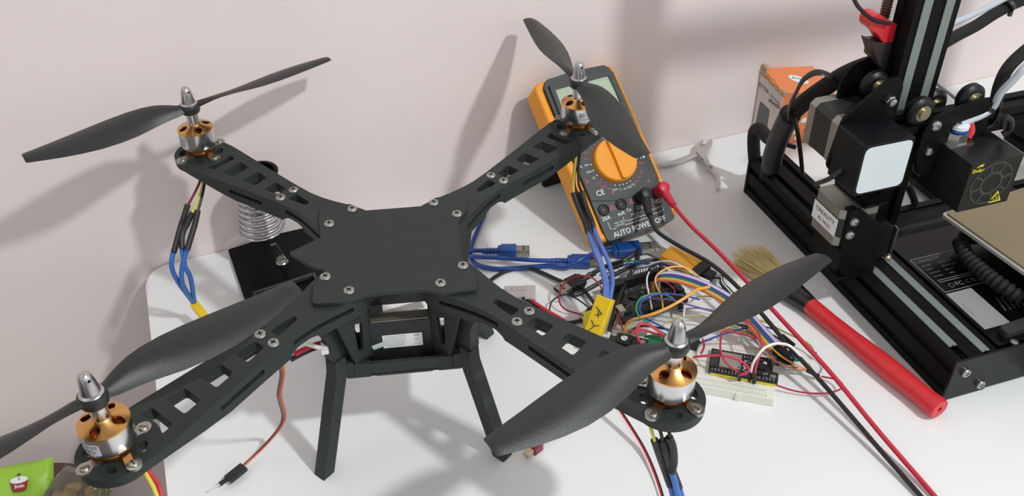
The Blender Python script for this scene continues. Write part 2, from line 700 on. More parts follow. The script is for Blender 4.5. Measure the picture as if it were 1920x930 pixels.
# landing legs: square bars splayed outward, edge to the front
for sx in (-1, 1):
    for sy in (-1, 1):
        b = MB()
        ct, cb_ = V((sx * 46.5, sy * 51.5, 90)), V((sx * 66.8, sy * 67.6, 0))
        h = 7.6
        ring = [(0, -h), (h, 0), (0, h), (-h, 0)]
        vs_ = [(cb_.x + x, cb_.y + y, -(0.008 * (cb_.y + y) - 0.0047 * (cb_.x + x)) + 0.05) for x, y in ring] + [(ct.x + x, ct.y + y, 90) for x, y in ring] + [(ct.x + x * 0.95, ct.y - sy * 3 + y * 0.95, 99) for x, y in ring]
        fs = [(3, 2, 1, 0), (8, 9, 10, 11)]
        for j in range(4):
            j2 = (j + 1) % 4
            fs += [(j, j2, 4 + j2, 4 + j), (4 + j, 4 + j2, 8 + j2, 8 + j)]
        b.add(vs_, fs)
        # socket collar at the tray
        b.box((sx * 41, sy * 47, 88), (12, 9, 14), None)
        b.obj('landing_leg', M_PRINT, DR, bevel=0.6, seg=2)


# ---- motors and propellers
def cap_mesh():
    b = MB()
    b.lathe([(13.2, 22.6), (14.1, 23.2), (14.1, 24.3), (5.6, 27.6), (4.6, 28.8), (3.0, 28.8)], 48)
    o = b.obj('motor_cap', M_GOLD)
    cs = []
    for k in range(4):
        a = PI / 4 + k * PI / 2
        c = MB()
        c.cyl((8.9 * math.cos(a), 8.9 * math.sin(a), 21), (8.9 * math.cos(a), 8.9 * math.sin(a), 32), 2.9, n=20)
        c2 = MB()
        cs.append(c.obj('cutter', M_DARK))
        c2.cyl((10.9 * math.cos(a), 10.9 * math.sin(a), 21), (10.9 * math.cos(a), 10.9 * math.sin(a), 32), 1.9, n=16)
        cs.append(c2.obj('cutter', M_DARK))
    c = MB(); c.lathe([(12.6, 20), (12.6, 23.4), (5.2, 26.0)], 40)
    cs.append(c.obj('cutter', M_DARK))
    cut(o, cs)
    me = o.data
    bpy.data.objects.remove(o)
    return me


ME_CAP = cap_mesh()
b = MB()
b.lathe([(12.6, 9.8), (13.7, 9.2), (13.9, 10.0), (13.9, 23.2), (13.2, 23.3), (12.9, 23.0), (12.9, 11), (12.2, 10)], 56, cap0=False, cap1=False)
ME_CAN = b.mesh('motor', M_ALU)
b = MB()
b.lathe([(5, 1.5), (10.0, 1.6), (10.2, 4.0), (9.0, 5.5), (9.0, 7.6), (13.2, 8.2), (13.6, 8.6), (13.6, 9.3), (6, 9.4)], 48)
for k in range(4):
    b.box((9.5, 0, 3.2), (7, 5.0, 3.0), RZ(k * PI / 2))
ME_MBASE = b.mesh('motor_base', mat('bronze_base', (150, 100, 55), 0.42, 0.9, var=0.15, scale=400))
b = MB()
b.lathe([(3, 10), (11.8, 10), (11.8, 21.4), (3, 22.2)], 36)
for k in range(12):
    b.box((8.0, 0, 22.0), (6.5, 2.2, 1.6), RZ(k * PI / 6))
ME_STATOR = b.mesh('stator', M_COPPER)
b = MB()
for k in range(4):
    out = [(7.5, 3.0), (13, 2.6)] + [(18.6 + 4.5 * math.cos(t), 4.5 * math.sin(t)) for t in np.linspace(2.2, -2.2, 14)] + [(13, -2.6), (7.5, -3.0)]
    b.prism(out, 0, 1.7, (), RZ(k * PI / 2))
ME_MBRACK = b.mesh('mount_bracket', M_STEEL)
b = MB()
b.lathe([(2.7, 1.7), (2.7, 2.3), (2.3, 2.7), (0.5, 2.75)], 18)
b.slot = 1
b.box((0, 0, 2.6), (4.2, 0.7, 0.36))
ME_MSCREW = b.mesh('mount_screw', [mat('brass_plated_screw', (176, 172, 158), 0.42, 1.0, var=0.15, scale=500), M_DARK])
b = MB()
b.lathe([(4.2, 28.2), (4.9, 28.8), (5.1, 40), (2.0, 40)], 28)
for a in (0.3, 0.3 + PI):
    b.box((4.9 * math.cos(a), 4.9 * math.sin(a), 34.5), (0.7, 0.6, 10), None)
ME_COLLAR = b.mesh('shaft_collar', M_ALU)
b = MB()
b.lathe([(4, 46.4), (6.6, 46.5), (6.7, 47.6), (6.2, 48.1), (5.2, 48.5), (5.1, 50), (4.8, 53), (4.3, 56.5), (3.8, 59), (3.3, 60.6), (2.4, 61.8), (1.2, 62.5), (0.3, 62.6)], 36)
ob = b.obj('spinner_nut', M_ALUMAT)
c = MB(); c.cyl((-6, 0, 58.6), (6, 0, 58.6), 0.85, n=14)
cut(ob, [c.obj('cutter', M_DARK)])
ME_NUT = ob.data
ME_NUT.materials.append(M_DARK)
for p_ in ME_NUT.polygons:
    q_ = p_.center / S
    if abs(q_.z - 58.6) < 0.9 and math.hypot(q_.x, q_.y) < 2.8:
        p_.material_index = 1
bpy.data.objects.remove(ob)


def sticker_mesh():
    b = MB()
    vs_, fs = [], []
    n = 18
    R_ = 14.0
    for i in range(n + 1):
        a = -0.62 + 1.24 * i / n
        e = 0.25 if i in (0, n) else 0.0
        for z in (11.3 + e * 4, 20.6 - e * 4):
            vs_.append((R_ * math.sin(a), z, R_ * math.cos(a)))
    for i in range(n):
        fs.append((2 * i, 2 * i + 2, 2 * i + 3, 2 * i + 1))
    b.add(vs_, fs)
    b.slot = 1
    b.text('A2212/13T', T(0, 17.8, R_), 3.5, depth=0.08, bend=R_)
    b.text('1000KV', T(0, 13.8, R_), 3.5, depth=0.08, bend=R_)
    # stand it up: local y becomes z
    b.v = [(x, -z, y) for x, y, z in b.v]
    return b.mesh('sticker', [M_STICK, M_INK])


ME_STICK = sticker_mesh()


def prop_mesh(hand):
    """two-blade 10 inch propeller; hand = +1 turns anticlockwise seen from above"""
    # r, leading edge, trailing edge, pitch angle (deg), thickness
    st = [(5.0, 4.6, -4.6, 12, 5.4), (9, 5.6, -6.0, 20, 5.0), (13, 7.2, -6.6, 26, 4.4), (18, 9.0, -7.0, 29, 3.7), (25, 11.0, -8.0, 29, 2.9), (34, 12.4, -10.2, 26, 2.4), (46, 13.0, -13.6, 21, 2.1), (60, 12.4, -16.4, 16.5, 1.9),
          (75, 10.6, -17.8, 13.5, 1.7), (90, 8.2, -17.2, 11.5, 1.5), (104, 5.8, -15.4, 9.8, 1.3), (115, 4.0, -13.2, 8.6, 1.1), (122, 2.8, -11.6, 8, 1.0), (126.2, 2.0, -10.4, 8, 0.9), (127, 1.0, -9.2, 8, 0.7)]
    b = MB()
    nc = 12
    for k in (0, 1):
        vs_, fs = [], []
        for r, le, te, ang, th in st:
            a = math.radians(ang)
            lift = 43.4 + 3.4 * (r / 127.0) ** 1.3
            for side in (1, -1):
                for j in range(nc + 1):
                    if side < 0 and j in (0, nc):
                        continue
                    t = j / nc if side > 0 else 1 - j / nc
                    w = te + (le - te) * t
                    camber = math.sin(PI * t) * 0.09 * (le - te)
                    zz = camber + side * 0.5 * th * (math.sin(PI * t) ** 0.6 if 0 < t < 1 else 0.18)
                    x = w * math.cos(a) - zz * math.sin(a) * 0.6
                    z = (w + 0.5) * math.sin(a) + zz
                    vs_.append((r, hand * x, lift + z))
        n = 2 * nc
        for i in range(len(st) - 1):
            for j in range(n):
                j2 = (j + 1) % n
                fs.append((i * n + j, i * n + j2, (i + 1) * n + j2, (i + 1) * n + j))
        fs.append(tuple(range(n)))
        fs.append(tuple((len(st) - 1) * n + j for j in range(n)))
        b.add(vs_, fs, RZ(k * PI))
    b.lathe([(3, 38.9), (6.2, 38.9), (7.2, 39.6), (7.9, 41.6), (8.0, 46.0), (7.6, 46.6), (3, 46.6)], 36)
    return b.mesh('propeller', M_PROP, smooth=50)


ME_PROP = {1: prop_mesh(1), -1: prop_mesh(-1)}
# motor: arm, prop angle, prop hand, sticker azimuth (world, deg) or None, cap turn
for k, sx, sy, pang, hand, stk, turn in (('BL', -1, 1, 30.0, -1, 213, 28), ('BR', 1, 1, 103.5, 1, -62, 30), ('FL', -1, -1, 38.5, 1, 232, -12), ('FR', 1, -1, 27.5, -1, 90, 42)):
    d = 223.5 / R2
    base = V((sx * d, sy * d, 149.0))
    adeg = ARMS[k]
    m = link('motor', ME_CAN, DR, loc=base, rot=(0, 0, math.radians(adeg)))
    m.scale = (1, 1, 0.965)
    link('motor_base', ME_MBASE, m)
    link('motor_cap', ME_CAP, m, rot=(0, 0, math.radians(turn)))
    link('stator', ME_STATOR, m)
    link('mount_bracket', ME_MBRACK, m)
    for q in range(4):
        a = q * PI / 2
        link('mount_screw', ME_MSCREW, m, loc=(18.4 * math.cos(a), 18.4 * math.sin(a), 0), rot=(0, 0, rs.uniform(0, PI)))
    link('shaft_collar', ME_COLLAR, m)
    link('sticker', ME_STICK, m, rot=(0, 0, math.radians(stk + 90 - adeg)), label='grey sticker with dark lettering')
    p_ = link('propeller', ME_PROP[hand], DR, loc=base, rot=(0, 0, math.radians(pang)))
    p_.scale = (1, 1, 0.965)
    link('spinner_nut', ME_NUT, p_, rot=(0, 0, rs.uniform(-1.2, -0.6) - math.radians(pang)))
# ---------------------------------------------------------------- 3D printer
PRY = 0.20002
PRL = V((419.497, -56.576, 0.15))
PM = Matrix.Translation(PRL) @ RZ(PRY)
PMI = PM.inverted()


def pray(px, py, ax, val):
    """printer coordinates of the place on the plane (axis ax = val) along a line of sight"""
    o = PMI @ CAM_LOC
    d = (PMI.to_3x3() @ ray(px, py))
    return o + d * ((val - o[ax]) / d[ax])


M_EXTR = mat('black_anodised_extrusion', (11, 12, 12), 0.5, 0.0, var=0.1, scale=80, spec=0.14)
M_SLOT = mat('grey_slot_cover', (118, 128, 122), 0.5, var=0.04)
M_BPLATE = mat('black_steel_plate', (10, 11, 11), 0.45, 0.0, var=0.1, scale=60, spec=0.15)
M_FPLATE = mat('dark_blue_black_plate', (16, 21, 24), 0.34, 0.0, var=0.08, scale=30, spec=0.25)
M_BPL = mat('black_abs', (11, 14, 18), 0.42, var=0.1, scale=60, spec=0.22)
M_RUBBER = mat('black_wheel', (17, 18, 18), 0.4, var=0.1, scale=200, spec=0.3)
M_BRASS = mat('brass', (172, 165, 138), 0.35, 1.0, var=0.12, scale=300)
M_MGREY = mat('motor_grey_metal', (150, 150, 142), 0.42, 0.75, var=0.06, scale=90)
M_MDARK = mat('motor_lamination', (48, 50, 48), 0.5, 0.4, var=0.12, scale=120)
M_LOOM = mat('braided_loom', (13, 10, 10), 0.75, var=0.5, scale=1400, bump=0.8, bscale=2600)
M_RIBBON = mat('flat_black_cable', (28, 26, 25), 0.42, var=0.1, scale=100)
M_TAN = mat('tan_magnetic_sheet', (132, 120, 92), 0.6, var=0.10, scale=800, bump=0.2, bscale=1800)
M_BEDAL = mat('bed_edge_aluminium', (176, 174, 168), 0.5, 0.0, var=0.05)
M_RED = mat('red_plastic', (206, 44, 50), 0.36, var=0.05, scale=60)
M_PTFE = mat('white_ptfe_tube', (206, 216, 226), 0.35, var=0.03, trans=0.25)
M_GLOSS = mat('glossy_black_panel', (9, 10, 10), 0.22, var=0.08, scale=30, spec=0.2)
M_LABGREY = mat('grey_label', (150, 150, 148), 0.5, var=0.03)
M_LABTXT = mat('label_lettering', (112, 112, 112), 0.6)
M_YPRINT = mat('yellow_print', (226, 214, 40), 0.5)
M_BLUEP = mat('blue_plastic', (34, 84, 170), 0.4)

PR = thing('three_d_printer', 'black desktop 3D printer with upright frame and tan print bed at the right', 'printer', PRL, (0, 0, PRY))


def extr_profile(nx, ny):
    """outline of a slotted extrusion, cells of 20 mm, lower-left corner at 0,0"""
    w, h = nx * 20.0, ny * 20.0
    p = []

    def side(n, f):
        for i in range(n):
            c = 10 + 20 * i
            for (s_, d_) in ((c - 3.1, 0), (c - 3.1, 1.6), (c - 5.2, 1.8), (c - 5.2, 3.2), (c - 2.8, 5.6), (c + 2.8, 5.6), (c + 5.2, 3.2), (c + 5.2, 1.8), (c + 3.1, 1.6), (c + 3.1, 0)):
                p.append(f(s_, d_))
    p.append((0, 0))
    side(nx, lambda s_, d_: (s_, d_))
    p.append((w, 0))
    side(ny, lambda s_, d_: (w - d_, s_))
    p.append((w, h))
    side(nx, lambda s_, d_: (w - s_, h - d_))
    p.append((0, h))
    side(ny, lambda s_, d_: (d_, h - s_))
    return p


XZ = Matrix(((1, 0, 0, 0), (0, 0, -1, 0), (0, 1, 0, 0), (0, 0, 0, 1)))     # prism axis along -y : (x, z profile)
YZ = Matrix(((0, 0, 1, 0), (1, 0, 0, 0), (0, 1, 0, 0), (0, 0, 0, 1)))      # prism axis along +x : (y, z profile)
# base: left and right side extrusions, front plate, rear cross bar
for x0 in (0, 330):
    b = MB()
    b.prism(extr_profile(2, 2), -310, 0, (), T(x0, 0, 1) @ XZ)
    e = b.obj('base_extrusion', M_EXTR, PR)
    b = MB()
    for cx, y0 in ((10, 15), (30, 2)):
        b.prism(rounded([(cx - 3.6, y0), (cx - 0.8, y0), (cx, y0 + 1.5), (cx + 0.8, y0), (cx + 3.6, y0), (cx + 3.6, 136), (cx - 3.6, 136)], 0.2, 1), 41.0, 41.9)
        b.box((cx, (y0 + 138) / 2, 40), (5.6, 134 - y0, 3))
    b.obj('slot_cover', M_SLOT, e, loc=(x0, 0, 0))
b = MB()
b.prism([(-0.6, 0), (39, 0), (39, 2), (371, 2), (371, 42), (-0.6, 42)], 0, 2.2, (), XZ)
fp = b.obj('front_plate', M_FPLATE, PR, bevel=0.3, seg=1)
for x, z in ((11, 29), (31.5, 9.5)):
    b = MB()
    b.lathe([(3.9, 0), (3.9, 2.2), (3.4, 2.9), (1.9, 3.1), (1.7, 2.0), (0.3, 1.6)], 24, T(x, -2.2, z) @ RX(PI / 2))
    b.obj('plate_bolt', M_STEEL, fp)
b = MB()
b.prism(extr_profile(2, 2), 0, 290, (), T(40, 150, 1) @ YZ)
b.obj('cross_extrusion', M_EXTR, PR)
for q in ((20, 24), (20, 292), (350, 24), (350, 292)):
    pass
# rear end cap
b = MB()
b.prism(rounded([(-0.8, 0), (40.8, 0), (40.8, 41.5), (-0.8, 41.5)], 2, 3), -313, -310, (), XZ)
b.obj('end_cap', M_BPL, PR)

# uprights and top beam
for x0 in (0, 330):
    b = MB()
    b.prism(extr_profile(2, 1), 41.2, 500, (), T(x0, 137.5, 0))
    e = b.obj('upright_extrusion', M_EXTR, PR)
    b = MB()
    for cx in (10, 30):
        b.box((x0 + cx, 137.7, 300), (5.9, 2.0, 276))
        b.box((x0 + cx, 136.9, 300), (7.6, 0.8, 276))
    b.obj('slot_cover', M_SLOT, e)
b = MB()
b.prism(extr_profile(1, 1), 40.2, 329.8, (), T(0, 137.5, 437) @ Matrix(((0, 0, 1, 0), (0, 1, 0, 0), (1, 0, 0, 0), (0, 0, 0, 1))))
b.obj('top_beam', M_EXTR, PR)
# no spool is built on the top beam; the frame itself shades the wall
# lead screw with brass nut
b = MB()
k = 0
z = 232.0
prof = []
while z < 425:
    prof += [(3.4, z), (4.1, z + 1.0), (4.1, z + 1.4), (3.4, z + 2.0)]
    z += 2.4
b.lathe(prof, 16, T(-3.5, 163.5, 0))
b.obj('lead_screw', mat('dark_steel_screw', (96, 90, 80), 0.45, 0.9, var=0.2, scale=300), PR)
b = MB()
b.lathe([(9, 227), (9, 230), (5.2, 230), (5.2, 238), (4, 238)], 24, T(-3.5, 163.5, 0))
for a in range(4):
    b.lathe([(1.8, 231), (1.8, 233), (0.8, 233.4)], 12, T(-3.5 + 7 * math.cos(a * PI / 2 + 0.4), 163.5 + 7 * math.sin(a * PI / 2 + 0.4), 0))
b.obj('brass_nut', mat('dull_brass', (110, 98, 62), 0.5, 0.9), PR)

# X gantry: rear bracket, front plate, wheels, X motor, cover
b = MB()
tri = rounded([(-12, 226), (-2, 218), (-2, 150), (-50, 148), (-56, 155), (-50, 196), (-28, 214)], 5, 4)
b.prism(tri, -129.5, -126.5, (), XZ)
gp = b.obj('gantry_plate', M_BPLATE, PR, bevel=0.4, seg=1)
b = MB()
b.prism(rounded([(-24, 222), (-4, 224), (30, 212), (60, 196), (60, 160), (-2, 150), (-30, 170), (-32, 206)], 6, 4), -164, -161, (), XZ)
b.obj('gantry_plate', M_BPLATE, PR, bevel=0.4, seg=1)


def v_wheel(name, x, y, z, r=12.0):
    b = MB()
    b.lathe([(5.5, -5.1), (r - 3.0, -5.1), (r - 2.2, -4.6), (r, -2.2), (r, 2.2), (r - 2.2, 4.6), (r - 3.0, 5.1), (5.5, 5.1)], 36, T(x, y, z) @ RX(PI / 2))
    w = b.obj(name, M_RUBBER, PR)
    b = MB()
    b.lathe([(2.5, -6.5), (4.4, -6.5), (4.4, -5.4), (6.6, -5.4), (6.6, 5.4), (4.4, 5.4), (4.4, 7.5), (2.5, 7.5)], 24, T(x, y, z) @ RX(PI / 2))
    b.obj('wheel_bearing', M_BRASS, w)
    return w


def bolt(x, y, z, par, r=4.2, nut=False):
    b = MB()
    if nut:
        b.lathe([(r, 0), (r, 3.6), (r * 0.8, 4.2)], 6, T(x, y, z) @ RX(PI / 2))
        b.lathe([(r * 0.72, 4), (r * 0.72, 6.4), (r * 0.4, 7)], 18, T(x, y, z) @ RX(PI / 2))
    else:
        b.lathe([(r, 0), (r, 1.0), (r * 0.82, 2.2), (r * 0.45, 2.7), (r * 0.4, 1.6), (0.2, 1.5)], 24, T(x, y, z) @ RX(PI / 2))
    return b.obj('plate_bolt', M_STEEL, par)


v_wheel('guide_wheel', -11, 147.5, 208)
v_wheel('guide_wheel', 51, 147.5, 181)
v_wheel('guide_wheel', -11, 147.5, 168)
bolt(-13, 126.5, 206, gp, 4.4, nut=True)
# X motor
XB = T(-29.5, 0, 171.5)


def stepper(M, L, par, name, e0=9, e1=8):
    """square stepper along local z from 0 to L: light end caps, dark stack"""
    def ring(h, c):
        return [(-h, -h + c), (-h + c, -h), (h - c, -h), (h, -h + c), (h, h - c), (h - c, h), (-h + c, h), (-h, h - c)]
    b = MB()
    b.prism(ring(21, 4.5), e0, L - e1, (), M)
    o = b.obj(name, M_MDARK, par, bevel=0.3, seg=1)
    for z0, z1 in ((0, e0), (L - e1, L)):
        b = MB()
        b.prism(ring(21.1, 4), z0, z1, (), M)
        b.obj('end_bell', M_MGREY, o, bevel=0.5, seg=2)
    return o


stepper(T(-29.5, 130, 171.5) @ RX(-PI / 2), 39, PR, 'drive_motor')
b = MB()
b.prism(rounded([(-54, 147), (-9, 147), (-9, 191.5), (-54, 191.5)], 2.5, 3), -126.5, -93, (), XZ)
cov = b.obj('motor_cover', M_BPL, PR, bevel=1.2, seg=2)
b = MB()
b.prism(rounded([(-52, 149), (-10.6, 149), (-10.6, 189.5), (-52, 189.5)], 5.5, 6), -93, -92.7, (), XZ)
b.obj('cover_sticker', mat('pale_sticker', (204, 213, 216), 0.45, var=0.02), cov, label='blank pale rounded sticker')
# belt / wire under the cover
b = MB()
b.tube([pray(1600, 300, 1, 112), pray(1580, 318, 1, 112), pray(1555, 335, 1, 115), pray(1530, 345, 1, 130)], 2.0)
b.obj('motor_wire', M_BLACKW, PR)

# X beam, carriage
b = MB()
b.prism(extr_profile(1, 1), -2, 352, (), T(0, 117, 163) @ YZ)
b.obj('horizontal_beam', M_EXTR, PR)
b = MB()
b.prism(rounded([(15, 180), (19, 191), (64, 201), (76, 196), (76, 150), (58, 138), (22, 138), (15, 156)], 6, 5), -114.5, -111.5, (), XZ)
cp = b.obj('carriage_plate', M_BPLATE, PR, bevel=0.4, seg=1)
for x, z in ((14, 194), (60, 197), (40, 152)):
    v_wheel('carriage_wheel', x, 121, z)
bolt(25, 111.5, 184, cp, 4.6)
bolt(46, 111.5, 179.5, cp, 3.4)
bolt(25.5, 111.5, 160.5, cp, 3.6)
# hot-end shroud with its fan
b = MB()
b.prism([(38, 121), (86, 121), (86, 165), (38, 165)], -125, -78, (), XZ)
sh = b.obj('fan_shroud', mat('shroud_black', (22, 25, 25), 0.36, 0.0, var=0.08, scale=40), PR)
c = MB(); c.cyl((62.5, 70, 143.5), (62.5, 92, 143.5), 18.6, n=40)
c2 = [c.obj('cutter', M_DARK)]
for i in range(3):
    c = MB(); c.box((38, 96 + 0 * i, 152 - i * 6), (3, 24, 2.2)); c2.append(c.obj('cutter', M_DARK))
cut(sh, c2)
b = MB()
for r0, r1 in ((8.6, 10.6), (18.0, 19.4)):
    b.prism(circle(62.5, 143.5, r1, 36), -79.2, -77.6, [circle(62.5, 143.5, r0, 36)], XZ)
for k in range(8):
    a = k * PI / 4 + 0.3
    b.box((14.4, 0, 0), (8.4, 1.6, 1.6), T(62.5, 78.4, 143.5) @ RY(-a))
b.obj('fan_grille', mat('grille_black', (60, 63, 62), 0.4), sh)
b = MB()
b.lathe([(7, -2), (7, 6)], 24, T(62.5, 86, 143.5) @ RX(PI / 2))
for k in range(7):
    b.box((11.5, 0, 0), (10, 6.5, 0.8), T(62.5, 85, 143.5) @ RY(k * 2 * PI / 7) @ RX(0.6))
b.obj('fan_blade_wheel', M_DARK, sh)
FR_ = Matrix(((1, 0, 0, 0), (0, 0, -1, 0), (0, 1, 0, 0), (0, 0, 0, 1)))   # text stands in x-z, faces -y
b = MB()
b.text('Ender', T(45.5, 77.9, 158.5) @ FR_, 4.6, depth=0.1, bold=0.08)
b.prism([(43, 161.5), (46.5, 163.6), (49.4, 163.8), (48, 162.4), (49, 161.4), (46, 162.2), (44.5, 161.4)], -78, -77.8, (), XZ)
b.obj('brand_mark', M_YPRINT, sh, label='yellow lettering and small yellow emblem')
b = MB()
b.prism(rounded([(66.5, 123.5), (79, 123.5), (72.8, 134.5)], 0.8, 2), -78, -77.8, [], XZ)
b.slot = 1
b.prism([(68.6, 124.7), (77, 124.7), (72.8, 132.3)], -77.8, -77.75, [[(70.0, 125.4), (75.6, 125.4), (72.8, 130.6)]], XZ)
b.prism([(71.6, 125.8), (74, 125.8), (73.6, 128.4), (72.2, 128.4)], -77.8, -77.75, (), XZ)
b.obj('warning_triangle', [M_YPRINT, M_DARK], sh, label='yellow hot-surface warning triangle')
# collar and fitting on the shroud
hx, hy = 49.5, 112
b = MB()
b.prism(rounded([(hx - 12, hy - 9), (hx + 12, hy - 9), (hx + 12, hy + 9), (hx - 12, hy + 9)], 2, 2), 165, 166, ())
b.obj('fitting_plate', M_STEEL, sh)
b = MB()
b.lathe([(8.6, 166), (8.6, 174), (6.5, 175)], 6, T(hx, hy, 0))
b.lathe([(6, 174), (6, 177.5)], 24, T(hx, hy, 0))
b.obj('tube_fitting', M_STEEL, sh)
b = MB()
b.lathe([(7.0, 177.5), (7.0, 180.4), (5, 181.4), (2.2, 181.4)], 24, T(hx, hy, 0))
b.slot = 1
b.lathe([(7.3, 175.2), (7.3, 177.4)], 24, T(hx, hy, 0))
b.obj('fitting_collar', [M_WHITE, M_BLUEP], sh)
b = MB(); b.ball((hx - 6, hy + 6, 178), 4.2, (0.9, 0.9, 1.2)); b.obj('silicone_sleeve', M_BLUEP, sh, label='blue wire sleeve')
b = MB(); b.tube([(hx + 9, hy - 2, 168), (hx + 11, hy - 1, 173), (hx + 10, hy + 2, 179)], 3.6); b.obj('silicone_sleeve', M_RED, sh, label='red wire sleeve')
b = MB()
b.tube([(hx, hy, 180), pray(1855, 208, 1, 113), pray(1876, 175, 1, 110), pray(1900, 150, 1, 106), pray(1930, 118, 1, 104), pray(1980, 84, 1, 112), pray(2060, 66, 1, 140), pray(2120, 40, 1, 170), pray(2110, -14, 1, 200), pray(2030, -44, 1, 224), pray(1960, -28, 1, 226), pray(1890, -6, 1, 220)], 2.9, n=14)
b.obj('filament_tube', M_PTFE, PR)
b = MB()
for zz in (187, 0):
    pass
c_ = pray(1857, 205, 1, 113)
b.lathe([(3.4, -1.6), (3.8, -1.6), (3.8, 1.6), (3.4, 1.6)], 20, Matrix.Translation(c_) @ RY(0.5), cap0=False, cap1=False)
b.tube([c_ + V((3, 0, 0)), c_ + V((9, 2, 1)), c_ + V((13, 3, -6)), c_ + V((12, 3, -16)), c_ + V((6, 3, -20))], 0.9)
b.obj('cable_tie', M_BLACKW, PR)
b = MB()
b.tube([pray(1873, 235, 1, 120), pray(1868, 205, 1, 122), pray(1873, 165, 1, 126), pray(1892, 125, 1, 130), pray(1932, 88, 1, 134), pray(1960, 74, 1, 135)], 5.0, n=14)
b.obj('cable_loom', M_LOOM, PR)
b = MB()
b.tube([pray(1880, 240, 1, 100), pray(1885, 222, 1, 100), pray(1895, 226, 1, 98), pray(1893, 243, 1, 98), pray(1880, 252, 1, 100)], 2.6)
b.obj('heater_wires', M_RIBBON, PR)

# heated bed
BT = T(82, 133, 0) @ RZ(math.radians(5.2)) 
b = MB()
b.prism(rounded([(0, -235), (235, -235), (235, 0), (0, 0)], 5, 4), 70, 73.4, (), BT)
bed = b.obj('print_bed', M_BEDAL, PR, bevel=0.4, seg=1)
b = MB()
b.prism(rounded([(2.6, -232.4), (232.4, -232.4), (232.4, -2.2), (2.6, -2.2)], 5, 4), 73.4, 75.2, (), BT)
b.obj('build_sheet', M_TAN, bed, bevel=0.5, seg=2)
b = MB()
for x, y in ((20, -20), (215, -20), (20, -215), (215, -215)):
    b.lathe([(7, 52), (9, 53), (9, 58), (4, 59), (4, 70)], 20, BT @ T(x, y, 0))
b.box((117, -117, 60), (160, 120, 4), BT)
b.prism(extr_profile(2, 2), -290, 20, (), T(165, 0, 8) @ XZ)
b.obj('bed_carriage', M_BPLATE, PR)
b = MB()
b.tube([pray(1800, 452, 2, 56), pray(1812, 480, 2, 54), pray(1838, 505, 2, 54), pray(1870, 530, 2, 54), pray(1915, 560, 2, 52)], lambda t: 6.2 + 0.9 * math.sin(t * 95), n=12, smooth=30)
b.obj('bed_cable', M_DARK, PR)
# control box panel with labels
b = MB()
b.prism(rounded([(44, 4), (150, 4), (150, 176), (44, 176)], 2, 2), 3, 40.8)
cb = b.obj('control_box', M_GLOSS, PR, bevel=0.6, seg=2)
b = MB()
b.prism([(47.4, 71.2), (100, 71.2), (100, 118), (47.4, 118)], 40.8, 40.95, [[(48.3, 72.1), (99.1, 72.1), (99.1, 117.1), (48.3, 117.1)]])
b.text('CREALITY', T(62, 113.2, 40.9), 5.0, sx=1.15, depth=0.1)
for i, (t1, t2) in enumerate((('MODEL', '3D PRINTER'), ('INPUT', 'AC 100-240V'), ('OUTPUT', 'DC 24V'), ('POWER', '350W'))):
    b.text(t1, T(52, 106.5 - i * 5, 40.9), 2.7, 'LEFT', depth=0.1)
    b.text(t2, T(68, 106.5 - i * 5, 40.9), 2.7, 'LEFT', depth=0.1)
for i in range(2):
    b.box((72, 86.5 - i * 2.6, 40.9), (40, 0.9, 0.1))
b.prism(circle(59, 77.5, 2.6, 20), 40.85, 40.95, [circle(59, 77.5, 2.0, 20)])
b.text('FC', T(67, 77.5, 40.9), 6.6, depth=0.1, bold=0.1)
b.text('C E', T(78, 77.5, 40.9), 6.6, depth=0.1, bold=0.1)
b.prism([(85, 75), (90, 75), (87.5, 79.5)], 40.85, 40.95, [[(86, 75.6), (89, 75.6), (87.5, 78.3)]])
b.obj('rating_label', M_LABTXT, cb, label='dark rating label with pale lettering and frame')
b = MB()
b.prism([(47, 23), (72, 23), (72, 69.3), (47, 69.3)], 40.8, 40.95)
b.slot = 1
for i in range(1):
    b.text('Scan for support', T(51, 46, 40.9) @ RZ(-PI / 2), 2.4, depth=0.1)
b.obj('grey_label', [M_LABGREY, M_INK], cb, label='plain grey label')
b = MB()
b.prism(rounded([(54, 8), (110, 12), (110, 22), (54, 18)], 4.9, 6), 41, 47)
b.obj('bed_bracket', mat('dark_grey_plastic', (48, 48, 47), 0.5), PR, bevel=0.8)
bolt_m = MB(); bolt_m.lathe([(3.2, 41), (3.2, 43), (1.5, 43.6)], 18, T(57, 2.5, 0)); bolt_m.obj('corner_bolt', M_STEEL, PR)
# slotted vents in the panel
b = MB()
for i in range(7):
    b.prism(rounded([(78 + i * 4.6, 36), (80 + i * 4.6, 36), (84 + i * 4.6, 52), (82 + i * 4.6, 52)], 0.8, 2), 40.82, 40.95)
b.obj('vent_slots', mat('vent_grey', (62, 62, 60), 0.6), cb)

# Z motor with bracket and end stop at the foot of the upright
zm = stepper(T(-21.5, 133, 80) @ Matrix.Diagonal((0.9, 0.9, 1, 1)), 36, PR, 'lift_motor', e0=9, e1=9)
b = MB()
b.prism([(-19, -0.2), (14, -0.2), (14, 17), (-19, 17)], 0, 0.3, (), T(-40.6, 131, 89) @ Matrix(((0, 0, -1, 0), (-1, 0, 0, 0), (0, 1, 0, 0), (0, 0, 0, 1))))
b.slot = 1
b.text('CREALITY', T(-41.0, 133, 100.5) @ Matrix(((0, 0, -1, 0), (-1, 0, 0, 0), (0, 1, 0, 0), (0, 0, 0, 1))), 5.4, depth=0.1, sx=1.1)
b.text('42-34(Z)', T(-41.0, 133, 93.5) @ Matrix(((0, 0, -1, 0), (-1, 0, 0, 0), (0, 1, 0, 0), (0, 0, 0, 1))), 4.8, depth=0.1)
b.obj('motor_label', [M_WHITE, M_DARK], zm, label='white motor label with black lettering')
b = MB()
b.prism([(-36, 60), (-20, 44), (3, 44), (3, 92), (-26, 118), (-36, 118)], -112.5, -109.5, (), XZ)
b.prism([(-36, 60), (-28, 52), (-28, 118), (-36, 118)], -118, -112, (), XZ)
